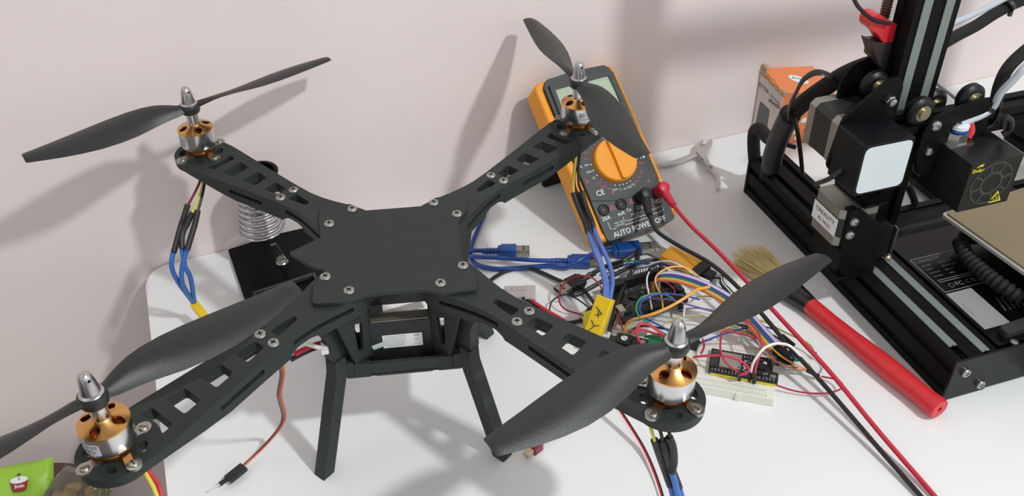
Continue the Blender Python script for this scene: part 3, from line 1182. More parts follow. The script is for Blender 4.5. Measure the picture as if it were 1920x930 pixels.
b.box((-20, 132, 78.2), (38, 40, 3))
b.box((-12, 132, 117.4), (22, 42, 2.4))
b.box((-16, 128, 45), (32, 36, 4))
b.box((-34, 130, 66), (3, 38, 22))
zb = b.obj('motor_bracket', M_BPLATE, PR, bevel=0.5, seg=1)
for x, z in ((-31, 107), (-32, 94)):
    bolt(x, 109.5, z, zb, 4.0)
b = MB()
b.box((9, 124, 74), (12, 20, 30))
b.prism([(-4, 58), (15, 58), (15, 88), (4, 96), (-4, 96)], -115, -112.5, (), XZ)
es = b.obj('end_stop', M_BPL, PR, bevel=0.4)
b = MB()
b.box((16.2, 112, 76), (1.2, 5, 26), None)
b.obj('switch_lever', M_STEEL, es)
b = MB()
b.ball((16, 112, 57), 3.4, (1.1, 1, 0.8), 12)
b.obj('switch_roller', M_BRASS, es)
# red extruder lever, extruder block and filament
def pz(px, py, Y):
    return pray(px, py, 1, Y)


lev = [pz(*q, 160) for q in ((1616, 45), (1622, 22), (1640, 19), (1652, 30), (1672, 38), (1668, 72), (1642, 73), (1636, 58))]
b = MB()
b.prism(rounded([(p.x, p.z) for p in lev], 4, 3), -165, -152, (), XZ)
b.obj('extruder_lever', M_RED, PR, bevel=1.0)
blk = [pz(*q, 160) for q in ((1630, 74), (1622, 70), (1634, 110), (1645, 130), (1672, 118), (1672, 76), (1645, 72))]
b = MB()
b.prism(rounded([(p.x, p.z) for p in blk], 2, 2), -166, -152, (), XZ)
b.obj('extruder_block', mat('brown_black_plastic', (52, 44, 42), 0.5), PR, bevel=0.8)
b = MB()
b.tube([pz(1590, -160, 150), pz(1588, -90, 150), pz(1594, -40, 150), pz(1602, 0, 150), pz(1618, 22, 150), pz(1640, 38, 150), pz(1668, 44, 150)], 1.5)
b.obj('filament', M_BLACKW, PR)


# cable looms
def loom(name, pts, r, m, n=14, **k):
    b = MB()
    b.tube([pray(px, py, 1, Y) for px, py, Y in pts], r, n=n, **k)
    b.v = [(x, y, max(z, 0.4)) for x, y, z in b.v]
    return b.obj(name, m, PR)


loom('cable_loom', [(1665, 118, 176), (1630, 122, 176), (1585, 140, 180), (1545, 165, 190), (1508, 192, 205), (1478, 222, 225), (1458, 262, 250), (1444, 305, 275), (1436, 340, 296), (1440, 365, 300)], 7.5, M_LOOM)
loom('cable_loom', [(1462, 268, 262), (1440, 258, 285), (1424, 242, 306), (1414, 250, 318), (1414, 290, 320), (1420, 330, 318), (1426, 350, 316)], 6.5, M_LOOM)
loom('heat_shrink_sleeve', [(1482, 214, 222), (1462, 255, 246), (1450, 290, 262), (1446, 312, 272)], 9.6, M_BLACKRUB)
b = MB()


def ribbon(pts, w, th, wdir):
    """flat cable: a strip of width w along wdir"""
    b = MB()
    P = [pray(px, py, 1, Y) for px, py, Y in pts]
    b.tube(P, 1.0, n=12)
    # widen the round tube into a strip
    k = len(b.v) // 12
    out = []
    for i in range(k):
        ring = [V(b.v[i * 12 + j]) for j in range(12)]
        c0 = sum(ring, V((0, 0, 0))) / 12
        for p_ in ring:
            d_ = p_ - c0
            e_ = wdir.normalized()
            out.append(tuple(c0 + (d_ - e_ * d_.dot(e_)) * th + e_ * d_.dot(e_) * w))
    b.v = out
    return b


ribbon([(1580, 160, 178), (1556, 142, 180), (1530, 136, 185), (1506, 150, 195), (1492, 175, 200), (1480, 200, 205), (1478, 222, 215)], 3.2, 0.8, V((0.4, 1, 0.5))).obj('flat_cable', M_RIBBON, PR)
ribbon([(1476, 208, 215), (1486, 215, 210), (1494, 240, 205), (1500, 280, 205), (1504, 318, 206), (1505, 330, 212)], 2.8, 0.8, V((1, 0.3, 0))).obj('flat_cable', M_RIBBON, PR)
b = MB()
b.tube([pray(1436, 262, 1, 282), pray(1455, 262, 1, 262), pray(1478, 272, 1, 250), pray(1492, 276, 1, 246)], 2.4)
b.obj('cable_tie', M_BLACKW, PR)
loom('cable_loom', [(1640, 195, 172), (1700, 160, 185), (1745, 100, 200), (1785, 72, 210), (1830, 48, 220), (1875, 20, 228), (1935, -6, 236), (2030, -30, 238), (2120, -10, 215), (2130, 40, 180), (2060, 60, 150), (1990, 66, 138), (1945, 80, 134)], 5.2, M_LOOM)
loom('filament_tube', [(1740, 60, 205), (1790, 42, 205), (1840, 20, 212), (1890, -6, 220)], 2.6, M_PTFE)
b = MB()
q_ = pray(1893, 8, 1, 228)
b.lathe([(6.2, -1.6), (6.8, -1.6), (6.8, 1.6), (6.2, 1.6)], 18, Matrix.Translation(q_) @ RY(0.9))
b.box(q_ + V((2, -2, -8)), (3, 3, 5))
b.obj('cable_tie', mat('dark_grey_tie', (70, 70, 68), 0.5), PR)
loom('floor_cable', [(1700, 345, 190), (1712, 370, 190), (1720, 400, 192)], 3.6, M_BLACKW)
loom('rod', [(1758, 158, 200), (1780, 175, 200), (1795, 188, 200)], 1.4, mat('grey_rod', (120, 126, 132), 0.4))
# ---------------------------------------------------------------- parts that hang on the quadcopter
def wire_mb(pts, r, **k):
    b = MB()
    b.tube([at(*p) for p in pts], r, **k)
    return b


def drone_wire(name, pts, r, m, par=None, label=None, **k):
    return wire_mb(pts, r, **k).obj(name, m, par or DR, label=label)


def slab(p0, p1, w, h, up=V((0, 0, 1)), name=None, m=None, par=None, bevel=0.8, **k):
    """a box whose long axis runs from p0 to p1 (mm)"""
    d = (p1 - p0)
    x = d.normalized()
    y = up.cross(x).normalized()
    z = x.cross(y)
    M = Matrix.Identity(4)
    M.col[0][:3], M.col[1][:3], M.col[2][:3] = x, y, z
    M.translation = p0
    b = MB()
    b.box((d.length / 2, 0, 0), (d.length, w, h), M)
    return (b, M) if name is None else b.obj(name, m, par, bevel=bevel, **k)


# speed controller that dangles from the back-right motor
esc_t, esc_b = at(1136, 556, 42), at(1104, 650, 6)
b, ME_ = slab(esc_t, esc_b, 15, 9)
esc = b.obj('speed_controller', M_YELLOW, DR, bevel=1.2, seg=2, label='yellow heat-shrunk speed controller marked in black ink')
b = MB()
for (x, y), (x2, y2) in (((10, -4), (14, 3)), ((14, 3), (17, -2)), ((12, -1), (18, 1)), ((22, -4), (26, 0)), ((26, 0), (24, 4)), ((26, 0), (31, -3)), ((33, 3), (37, -2)), ((37, -2), (39, 3))):
    b.tube([(x, y, 4.7), (x2, y2, 4.7)], 0.45, n=6)
b.v = [tuple(ME_ @ V(q)) for q in b.v]
b.obj('ink_mark', M_INK, esc)
for i, (mp, sp, bp, mc) in enumerate((
        ([(1082, 262, 141), (1077, 300, 134), (1073, 340, 124), (1074, 362, 114)], [(1073, 360, 115), (1082, 385, 105), (1096, 418, 90), (1101, 436, 82)], [(1100, 432, 84), (1112, 465, 70), (1126, 500, 58), (1133, 530, 50), (1133, 560, 42)], M_YELW),
        ([(1090, 262, 141), (1084, 300, 134), (1083, 340, 124), (1090, 362, 114)], [(1089, 358, 116), (1098, 388, 104), (1108, 412, 92), (1113, 430, 85)], [(1112, 426, 87), (1124, 455, 74), (1141, 492, 60), (1148, 525, 51), (1143, 560, 42)], M_BLACKW),
        ([(1086, 262, 141), (1078, 300, 133), (1075, 340, 122), (1080, 362, 112)], [(1079, 360, 112), (1090, 390, 101), (1103, 420, 88), (1106, 436, 82)], [(1105, 432, 82), (1117, 466, 68), (1131, 505, 56), (1138, 530, 49), (1138, 560, 42)], M_DREDW))):
    drone_wire('motor_wire', mp, 1.2, mc, esc)
    drone_wire('heat_shrink', sp, 2.3, M_BLACKRUB, esc)
    drone_wire('blue_wire', bp, 1.9, mat('violet_blue_wire', (84, 112, 182), 0.45, var=0.06), esc)

# speed controller below the back-left motor
p0, p1 = at(364, 571, 24), at(429, 657, 8)
esc = slab(p0, p1, 7, 6, name='speed_controller', m=M_YELLOW, par=DR, bevel=1.0, label='yellow heat-shrunk speed controller')
for mp, sp, bp, mc in (
        ([(372, 300, 141), (376, 335, 132), (368, 358, 126), (352, 388, 116)], [(352, 386, 117), (344, 412, 109), (338, 430, 103), (326, 475, 92)], [(326, 470, 92), (322, 500, 80), (334, 530, 60), (363, 570, 26)], M_DREDW),
        ([(376, 300, 141), (381, 335, 132), (377, 360, 126), (360, 402, 114)], [(361, 400, 114), (352, 420, 107), (342, 440, 101), (341, 468, 93)], [(341, 464, 93), (347, 500, 78), (358, 525, 60), (365, 570, 26)], M_YELW),
        ([(380, 300, 141), (384, 335, 132), (380, 365, 125), (371, 398, 116)], [(371, 396, 116), (366, 420, 108), (360, 440, 102), (351, 470, 93)], [(352, 466, 93), (342, 502, 78), (343, 535, 58), (364, 570, 26)], M_BLACKW)):
    drone_wire('motor_wire', mp, 1.1, mc, esc)
    drone_wire('heat_shrink', sp, 2.4, M_BLACKRUB, esc)
    drone_wire('blue_wire', bp, 2.0, M_BLUEW, esc)

# leads below the front-right and front-left motors
for mp, sp, bp, mc in (
        ([(1216, 790, 139), (1221, 806, 134), (1226, 822, 126)], [(1225, 818, 127), (1233, 842, 116), (1244, 872, 100), (1256, 905, 86)], [(1255, 900, 87), (1261, 925, 76), (1268, 965, 60), (1276, 1010, 30), (1280, 1040, 4)], M_YELW),
        ([(1232, 790, 139), (1237, 806, 134), (1241, 822, 126)], [(1240, 818, 127), (1250, 845, 116), (1258, 872, 104), (1272, 908, 86)], [(1271, 904, 87), (1278, 930, 74), (1283, 965, 60), (1286, 1010, 30), (1290, 1040, 4)], M_BLACKW),
        ([(1250, 790, 139), (1253, 806, 135), (1256, 820, 129)], [(1252, 812, 132), (1260, 832, 124), (1262, 858, 112), (1258, 880, 104)], [(1258, 878, 104), (1266, 905, 92), (1276, 950, 66), (1284, 1000, 34), (1298, 1040, 4)], M_BLACKW)):
    o = drone_wire('motor_wire', mp, 1.1, mc)
    drone_wire('heat_shrink', sp, 2.4, M_BLACKRUB, o)
    drone_wire('blue_wire', bp, 2.0, M_BLUEW, o)
drone_wire('motor_wire', [(268, 878, 140), (276, 892, 136), (288, 915, 128), (300, 950, 116), (320, 1000, 70), (345, 1040, 20), (370, 1060, 3)], 1.3, M_YELW, label='yellow motor wire')
drone_wire('motor_wire', [(274, 874, 140), (283, 888, 136), (296, 908, 128), (306, 950, 116), (328, 1000, 70), (354, 1040, 20), (380, 1060, 3)], 1.3, M_REDW, label='red motor wire')

# three-strand signal lead with its black plug
sg = [(526, 684, 132), (528, 700, 122), (523, 735, 92), (526, 752, 76), (532, 780, 46), (522, 805, 26), (490, 842, 9), (452, 878, 4.5)]
o = None
for i, c_ in enumerate(((92, 52, 30), (170, 56, 44), (214, 132, 74))):
    pts = [at(p[0], p[1], p[2]) + V((1.3 * (i - 1), 0.5 * (i - 1), 0)) for p in sg]
    b = MB()
    b.tube(pts, 0.6, n=8)
    w = b.obj('signal_lead', mat('lead_%d' % i, c_, 0.45), o or DR)
    o = o or w
pa, pb = at(458, 875, 4.5), at(427, 900, 4.5)
slab(pa, pb, 8.0, 3.2, name='plug_housing', m=M_BLACKRUB, par=o, bevel=0.3)
pc = at(405, 912, 4.5)
slab(at(430, 896, 5) , at(412, 908, 5), 2.6, 2.6, name='header_pin', m=M_BLACKW, par=o, bevel=0.2)
b = MB(); b.tube([at(412, 908, 5), at(390, 921, 4.5)], 0.5, n=6); b.obj('pin', M_STEEL, o)

# power leads and cable tie by the front-left pylon
drone_wire('power_wire', [(552, 662, 112), (572, 652, 110), (592, 644, 108), (612, 640, 106), (640, 636, 104)], 1.9, M_REDW)
drone_wire('power_wire', [(545, 672, 108), (568, 660, 106), (592, 650, 104), (616, 646, 102), (640, 644, 100)], 1.9, M_BLACKW)
b = wire_mb([(574, 643, 114), (590, 648, 113), (606, 652, 112)], 1.6)
o = b.obj('cable_tie', M_WHITEW, DR, label='white cable tie')
slab(at(607, 642, 112), at(608, 660, 112), 5, 3.4, name='tie_head', m=M_WHITEW, par=o, bevel=0.4)
drone_wire('cable_tie', [(486, 606, 110), (478, 604, 113), (490, 600, 118), (500, 604, 117), (512, 612, 112)], 1.5, M_WHITEW, label='white cable tie end')

# battery in the tray
BAT = thing('battery_pack', 'black battery pack with printed white label held in the tray under the drone', 'battery', (0, -34.5, 82.6))
b = MB(); b.box((0, 0, 18), (44, 10, 36)); b.obj('battery_body', mat('battery_black', (30, 33, 33), 0.5), BAT, bevel=0.8)
b = MB(); b.box((0, 0.3, 36.4), (42, 9.2, 0.8)); b.obj('end_strip', mat('brushed_strip', (150, 142, 130), 0.4, 0.7, var=0.25, scale=200, stretch=(0.3, 6, 1)), BAT, bevel=0.2)
b = MB()
b.box((1, -5.1, 18), (28, 0.2, 12))
b.slot = 1
for i in range(6):
    b.text(('CAUTION READ MANUAL', 'DO NOT SHORT CIRCUIT', 'CHARGE WITH BALANCER', 'KEEP AWAY FROM FIRE', 'DO NOT PUNCTURE', 'DISPOSE PROPERLY')[i], T(-4.5, -5.22, 22.6 - i * 1.8) @ FR_, 1.35, depth=0.02)
for i in range(3):
    b.text('XXXXX'[:4] if False else ('2200', '25C', '11.1V')[i], T(11, -5.22, 22 - i * 4) @ FR_, 2.0, depth=0.02)
b.obj('printed_label', [M_WHITE, M_INK], BAT, label='white label printed in small dark type')
b = MB(); b.box((0, 0, 0), (12, 0.3, 4.0), T(-15, -5.3, 15.5) @ RY(-0.35)); b.obj('tape_strip', mat('pale_tape', (196, 210, 206), 0.35), BAT)
STR = slab(at(716, 592, 1), at(792, 570, 1), 9, 2, name='ribbed_strap', m=mat('grey_webbing', (150, 146, 140), 0.8, var=0.25, scale=900, stretch=(8, 1, 1)), bevel=0.3)
tag(STR, 'grey ribbed strap lying on the table under the drone', 'strap')
recentre(STR)


# ---------------------------------------------------------------- multimeter leaning back on its stand
MMR = (math.radians(39.75), 0, math.radians(20.8))
MM = thing('multimeter', 'orange and dark grey digital multimeter leaning back on its stand behind the drone', 'multimeter', (220.5, 188.0, 0.3), MMR)
M_ORANGE = mat('orange_holster', (240, 158, 36), 0.5, var=0.05, scale=60)
M_MDK = mat('meter_dark_grey', (58, 64, 64), 0.45, var=0.06, scale=80)
M_LCD = mat('lcd_grey_green', (176, 190, 168), 0.25, var=0.03, scale=30)
M_RPRINT = mat('red_print', (206, 96, 96), 0.6)
b = MB()
b.prism(rounded([(-46, 0), (45, 0), (45, 100), (44, 170), (-47, 170), (-47.5, 100)], [9, 9, 60, 10, 10, 60], 6), 0, 28, [rounded([(-38.6, -0.5 + 7), (38.6, 6.5), (38.6, 164), (-38.6, 164)], 4, 3)])
b.obj('holster', M_ORANGE, MM, bevel=3.0, seg=4)
b = MB()
b.prism(rounded([(-38.8, -1.5), (38.8, -1.5), (38.8, 162), (34, 169.5), (0, 171.5), (-34, 169.5), (-38.8, 162)], [5, 5, 3, 3, 60, 3, 3], 4), 4, 30)
mf = b.obj('front_case', M_MDK, MM, bevel=1.6, seg=3)
b = MB()
b.prism(rounded([(-38.9, 41), (-12, 33), (12, 33), (38.9, 41), (38.9, 160), (-38.9, 160)], [1, 30, 30, 1, 2, 2], 6), 29.5, 31.2)
b.obj('control_panel', mat('panel_dark_grey', (60, 66, 66), 0.5, var=0.05, scale=80), mf, bevel=0.5)
b = MB()
b.prism(rounded([(-36, 118), (36, 118), (34.5, 163), (-34.5, 163)], 4, 4), 31, 34, [rounded([(-31, 126), (32, 126), (31, 156.5), (-30, 156.5)], 2, 3)])
b.obj('screen_bezel', M_MDK, mf, bevel=0.8)
b = MB(); b.box((0.5, 141, 31.6), (62, 31, 0.8)); b.obj('screen', M_LCD, mf, label='blank grey-green screen')
b = MB()
b.lathe([(0.1, 31), (22.6, 31), (22.6, 32.4), (21.8, 36.5), (20.6, 37.4), (0.1, 37.4)], 56, T(0.4, 71.5, 0))
dl = b.obj('range_dial', M_ORANGE, mf)
b = MB()
b.prism(rounded([(-3.4, -21), (3.4, -21), (2.6, 0), (3.4, 21), (-3.4, 21), (-2.6, 0)], [2.5, 2.5, 20, 2.5, 2.5, 20], 4), 37, 41.5, (), T(0.4, 71.5, 0) @ RZ(0.0))
b.obj('dial_grip', M_ORANGE, dl, bevel=1.3, seg=3)
# printed ranges round the dial
b = MB()
marks = [('OFF', 96, 0), ('2k', 84, 2), ('20k', 70, 2), ('200', 113, 2), ('2', 126, 2), ('200m', 138, 2), ('20m', 151, 2), ('2m', 164, 2), ('20m', 176, 0), ('200m', 190, 0), ('20', 204, 0), ('20m', 217, 2), ('200m', 229, 2), ('20m', 241, 2), ('200m', 252, 0), ('2', 263, 0),
         ('20', 272, 0), ('250', 282, 0), ('750', 292, 0), ('1000', 303, 2), ('200', 314, 2), ('20', 324, 2), ('2', 334, 2), ('200m', 344, 2), ('F', 354, 0), ('hFE', 4, 2), ('200M', 15, 0), ('20M', 26, 0), ('2M', 37, 0), ('20k', 48, 0)]
bw, br = MB(), MB()
for s_, a_, c_ in marks:
    ar = math.radians(a_ - 4)
    q = bw if c_ == 0 else br
    q.ball((0.4 + 24.8 * math.cos(ar), 71.5 + 24.8 * math.sin(ar), 31.3), 0.75, (1, 1, 0.4), 8)
    q.text(s_, T(0.4 + 29.4 * math.cos(ar), 71.5 + 29.4 * math.sin(ar), 31.25), 3.1, depth=0.1)
bw.text('C\u20ac' if False else 'CE', T(-27, 45.5, 31.25), 7.6, depth=0.1, bold=0.06)
bw.text('A', T(-36.0, 76, 31.25), 5.4, depth=0.1, bold=0.06)
br.text('A', T(-35.4, 60, 31.25), 5.4, depth=0.1, bold=0.06)
br.text('V', T(-14.5, 41.5, 31.25), 5.4, depth=0.1, bold=0.06)
br.text('V', T(26.5, 42, 31.25), 5.4, depth=0.1, bold=0.06)
bw.prism([(31, 66), (34, 66), (32.5, 69)], 31.25, 31.35)
bj = MB()
bj.text('AUTO POWER OFF', T(-1, 2.6, 30.0), 7.2, depth=0.1, bold=0.1, sx=0.96)
bj.text('20A', T(-31, 20.5, 30.0), 5.6, depth=0.1, bold=0.06)
bj.text('mA', T(-14, 20.5, 30.0), 5.6, depth=0.1, bold=0.06)
bj.text('Cx', T(-5, 21.5, 30.0), 4.2, depth=0.1, bold=0.04)
bj.text('COM', T(9, 20.5, 30.0), 5.0, depth=0.1, bold=0.06)
bj.text('V\u03a9', T(28, 20.5, 30.0), 5.6, depth=0.1, bold=0.06)
bj.text('MAX 20A', T(-20, 13.0, 30.0), 2.5, depth=0.1)
bj.text('UNFUSED', T(-20, 10.4, 30.0), 2.5, depth=0.1)
bj.text('MAX 200mA', T(1, 16.2, 30.0), 2.3, depth=0.1)
bj.text('FUSED', T(1, 13.6, 30.0), 2.3, depth=0.1)
bj.text('MAX 1000V', T(22, 14.5, 30.0), 2.3, depth=0.1)
for pl_ in ([(-31, 17), (-31, 9), (-27, 8.5), (-25, 8.5)], [(-14, 17), (-14, 12.5), (-10, 11.8), (12, 11.8)], [(-15, 8.8), (12, 8.8)], [(30, 16.5), (30, 11), (26, 10.2), (14, 10.2)]):
    bj.tube([(x, y, 30.0) for x, y in pl_], 0.32, n=6, smooth=1)
bj.obj('jack_lettering', M_WHITE, mf, label='white lettering below the dial')
bw.obj('dial_lettering', M_WHITE, mf, label='white lettering and marks')
br.obj('red_lettering', M_RPRINT, mf, label='pale red lettering and marks')
b = MB()
for x in (-20.5, 1.5, 22):
    b.prism([(x - 3.2, 26.5), (x + 3.2, 26.5), (x, 32)], 30, 30.1, [[(x - 2.1, 27.2), (x + 2.1, 27.2), (x, 30.6)]])
    b.box((x, 28.5, 30.05), (0.6, 2.2, 0.1))
b.obj('caution_triangles', M_RPRINT, mf)
for x in (-30.2, -10.4, 11.2, 31.5):
    b = MB()
    b.lathe([(2.0, 26), (2.0, 30.2), (3.3, 30.2), (3.3, 29), (4.4, 29), (4.4, 31.4), (5.6, 31.4), (5.9, 30.2), (5.9, 29)], 32, T(x, 29, 0), cap0=True, cap1=False)
    j = b.obj('input_jack', M_DARK, mf)
    b = MB(); b.lathe([(2.4, 27.5), (2.4, 28.5), (0.1, 28.5)], 20, T(x, 29, 0)); b.obj('jack_contact', M_BRASS, j)
# stand flap behind
b = MB()
b.prism(rounded([(-34, 0), (34, 0), (33, 90), (-33, 90)], 6, 3), -1.6, 1.6, (), T(0, 141, -1) @ RX(-math.radians(122.7)))
b.obj('stand', M_DARK, MM, bevel=0.6)
MMM = Matrix.Translation(V((220.5, 188.0, 0.3))) @ Euler(MMR).to_matrix().to_4x4()


def test_lead(name, label, jx, boot, path, m):
    r = thing(name, label, 'test lead', tuple(MMM @ V((jx, 29, 31))))
    Rl = Matrix.Translation(-(MMM @ V((jx, 29, 31))))
    b = MB()
    b.lathe([(1.8, 30.6), (1.8, 31.7), (5.4, 31.7), (6.2, 33), (6.2, 45), (5.4, 47), (3.6, 47.8)], 28, Rl @ MMM @ T(jx, 29, 0))
    pg = b.obj('plug', m, r)
    b = MB()
    q0 = MMM @ V((jx, 29, 40))
    q1 = at(*boot)
    pts = [q0, q0.lerp(q1, 0.5), q1]
    b.tube([Rl @ p_ for p_ in pts], lambda t: (4.6 - 1.9 * t) + (0.55 if int(t * 11) % 2 and t > 0.35 else 0), n=16, smooth=14)
    b.obj('strain_relief', m, pg)
    b = MB()
    b.tube([Rl @ q1.lerp(q0, 0.1)] + [Rl @ at(*p_) for p_ in path], 1.9, n=12)
    b.obj('cable', m, r)
    return r


M_LRED = mat('red_lead', (198, 40, 62), 0.42)
M_LBLK = mat('black_lead', (27, 27, 27), 0.45)
test_lead('test_lead', 'red test lead plugged into the multimeter and trailing across the table', 31.5, (1263, 385, 46),
          [(1275, 400, 44), (1300, 428, 42), (1345, 470, 40), (1400, 528, 36), (1450, 582, 32), (1500, 636, 27), (1560, 702, 20), (1640, 800, 12), (1700, 870, 6), (1752, 930, 3), (1790, 975, 2.2)], M_LRED)
test_lead('test_lead', 'black test lead plugged into the multimeter beside the red one', 11.2, (1218, 404, 46),
          [(1224, 420, 43), (1236, 437, 41), (1275, 462, 39), (1335, 496, 37), (1390, 545, 34), (1440, 602, 30), (1480, 650, 25), (1540, 716, 17), (1600, 785, 11), (1660, 855, 6), (1728, 932, 3), (1770, 985, 2.2)], M_LBLK)

# ---------------------------------------------------------------- nippers lying by the wall
NP = thing('nippers', 'small steel cutting nippers lying on the table against the wall', 'nippers', tuple(at(1318, 285, 0)))
NI = Matrix.Translation(-at(1318, 285, 0))
M_NST = mat('satin_steel', (205, 203, 200), 0.34, 0.85, var=0.08, scale=200)


def flat_bar(pts, ws, th):
    """flat bar of varying width along a path on the table: pts (px,py,z)"""
    P = [at(*p_) for p_ in pts]
    n = len(P)
    vs_, fs = [], []
    for i in range(n):
        t = (P[min(i + 1, n - 1)] - P[max(i - 1, 0)]); t.z = 0; t.normalize()
        nrm = V((-t.y, t.x, 0))
        for sx, sz in ((-1, -1), (1, -1), (1, 1), (-1, 1)):
            vs_.append(P[i] + nrm * (sx * ws[i] / 2) + V((0, 0, sz * th[i] / 2)))
    for i in range(n - 1):
        for j in range(4):
            j2 = (j + 1) % 4
            fs.append((i * 4 + j, i * 4 + j2, i * 4 + 4 + j2, i * 4 + 4 + j))
    fs += [(3, 2, 1, 0), tuple((n - 1) * 4 + j for j in range(4))]
    b = MB()
    b.add(vs_, fs, NI)
    return b


flat_bar([(1225, 309, 4), (1245, 309, 4), (1265, 305, 4), (1285, 298, 5), (1302, 292, 6), (1316, 290, 7), (1322, 282, 8), (1331, 270, 8), (1334, 261, 8)], [4, 6, 7, 7, 6.5, 7, 9, 6, 1], [2, 2.4, 2.6, 3, 4, 6, 8, 6, 2]).obj('handle_and_jaw', M_NST, NP, bevel=0.6)
flat_bar([(1344, 356, 3), (1348, 345, 3), (1345, 330, 4), (1336, 320, 5), (1328, 312, 6), (1322, 300, 7), (1312, 288, 8), (1313, 274, 8), (1317, 262, 8)], [2, 4, 5.5, 5.5, 5, 6, 9, 7, 1], [1.5, 2, 2.5, 3, 3.4, 6, 8, 6, 2]).obj('handle_and_jaw', M_NST, NP, bevel=0.6)
b = MB(); b.lathe([(3.0, 0), (3.0, 11.6), (2.2, 12.2)], 20, NI @ Matrix.Translation(at(1316, 289, 0))); b.obj('pivot_screw', M_STEEL, NP)
b = MB(); b.tube([NI @ at(*p_) for p_ in ((1313, 295, 6), (1316, 304, 7), (1330, 314, 7), (1336, 318, 6))], 0.7, n=8); b.obj('spring', M_STEEL, NP)
b = MB(); b.lathe([(2.4, 2), (2.4, 8), (1.6, 8.4)], 16, NI @ Matrix.Translation(at(1331, 322, 0))); b.obj('stop_screw', M_STEEL, NP)

# ---------------------------------------------------------------- speaker carton
A_ = V((422.6, 339.2, 0)); B_ = V((406.2, 371.0, 0))
ea, eb = V((0.999, -0.042, 0)), (B_ - A_).normalized()      # the old carton is pushed out of square
SPH = 63.5
LB, LA = (B_ - A_).length, 57.0
SP = thing('speaker_carton', 'small torn orange and white speaker carton standing against the wall behind the printer', 'box', tuple(A_))


def SQ(b):
    b.v = [tuple(ea * p_[0] + eb * p_[1] + V((0, 0, p_[2] * (1 + 0.24 * (p_[1] / LB) * max(0, p_[2] / SPH))))) for p_ in b.v]
    return b


M_OCARD = mat('orange_card', (226, 132, 80), 0.6, var=0.04, scale=40)
M_WCARD = mat('white_card', (206, 198, 192), 0.6, var=0.03, scale=40)
M_TORN = mat('torn_card', (176, 150, 120), 0.85, var=0.2, scale=500)
b = MB(); b.box((LA / 2, LB / 2, SPH / 2 + 0.2), (LA, LB, SPH)); SQ(b).obj('carton', M_OCARD, SP, bevel=0.6)
b = MB(); b.box((-0.25, LB / 2, SPH / 2 - 1.5), (0.6, LB + 0.4, SPH - 4)); sw = SQ(b).obj('white_side', M_WCARD, SP)
b = MB()
tp = [(0.5, -0.3), (LA, -0.3), (LA, LB), (3, LB), (1.2, LB * 0.8), (2.0, LB * 0.55), (0.3, LB * 0.3)]
b.prism(tp, SPH + 0.4, SPH + 1.2)
SQ(b).obj('top_flap', M_OCARD, SP)
b = MB()
rt = random.Random(5)
for i in range(16):
    y_ = LB * i / 15
    b.ball((rt.uniform(-0.6, 0.8), y_, SPH - 1 + rt.uniform(-1.2, 1.4)), 1.3, (1, 1.3, rt.uniform(0.5, 1.2)), 8)
b.prism([(-0.6, LB - 7), (3.5, LB - 5), (3, LB), (-0.6, LB + 0.4)], SPH - 3, SPH + 5)
b.prism([(0, 0), (5, -0.4), (4.5, 3), (0, 5)], SPH - 1, SPH + 2.2)
SQ(b).obj('torn_edge', M_TORN, SP)
LW = Matrix(((0, 0, -1, 0), (-1, 0, 0, 0), (0, 1, 0, 0), (0, 0, 0, 1)))
b = MB()
b.prism(rounded([(-12, 10), (6, 10), (5, 36), (-10, 38)], 2, 3), 0, 0.3, (), T(-0.6, LB / 2 + 2, 0) @ LW)
SQ(b).obj('speaker_picture', mat('grey_picture', (96, 98, 98), 0.5, var=0.1, scale=60), sw)
b = MB()
b.text('BYTEK', T(-0.8, LB - 8, SPH - 12) @ LW, 5.5, depth=0.1)
b.text('Wireless', T(-0.8, 10.5, SPH - 13) @ LW, 4.0, depth=0.1)
b.text('SPEAKER', T(-0.8, 10.5, SPH - 18.5) @ LW, 5.2, depth=0.1, bold=0.1, sx=0.8)
b.text('- - -', T(-0.8, 10.5, SPH - 23) @ LW, 3.0, depth=0.1)
SQ(b).obj('carton_lettering', M_INK, sw)
b = MB(); b.prism(circle(0, 0, 2.6, 16), 0, 0.2, [circle(0, 0, 1.8, 16)], T(-0.8, 3.2, SPH - 17) @ LW); SQ(b).obj('red_mark', M_RPRINT, sw)
b = MB()
b.prism([(9.4 * math.cos(t), 5.0 * math.sin(t)) for t in np.linspace(0, 2 * PI, 28)[:-1]], 0, 0.3, (), T(LA * 0.5, LB * 0.5, SPH + 1.3) @ RZ(-0.5))
b.slot = 1
b.text('BYTEK', T(LA * 0.5, LB * 0.5, SPH + 1.65) @ RZ(-0.5), 4.2, depth=0.05, bold=0.05)
SQ(b).obj('logo_oval', [M_WHITE, M_INK], SP)
b = MB()
for x, z, m_ in ((20, 16, 0), (34, 18, 1), (24, 8, 2), (38, 8, 2), (28, 30, 2), (40, 30, 2)):
    b.slot = 1 if m_ == 1 else 0
    b.prism(rounded([(x - 4, z - 3), (x + 3, z - 3), (x + 4, z + 3), (x - 2, z + 3)], 2, 3), 0.3, 0.6, (), XZ)
SQ(b).obj('icon_marks', [M_WHITE, mat('dark_brown_ink', (70, 58, 48), 0.6)], SP)

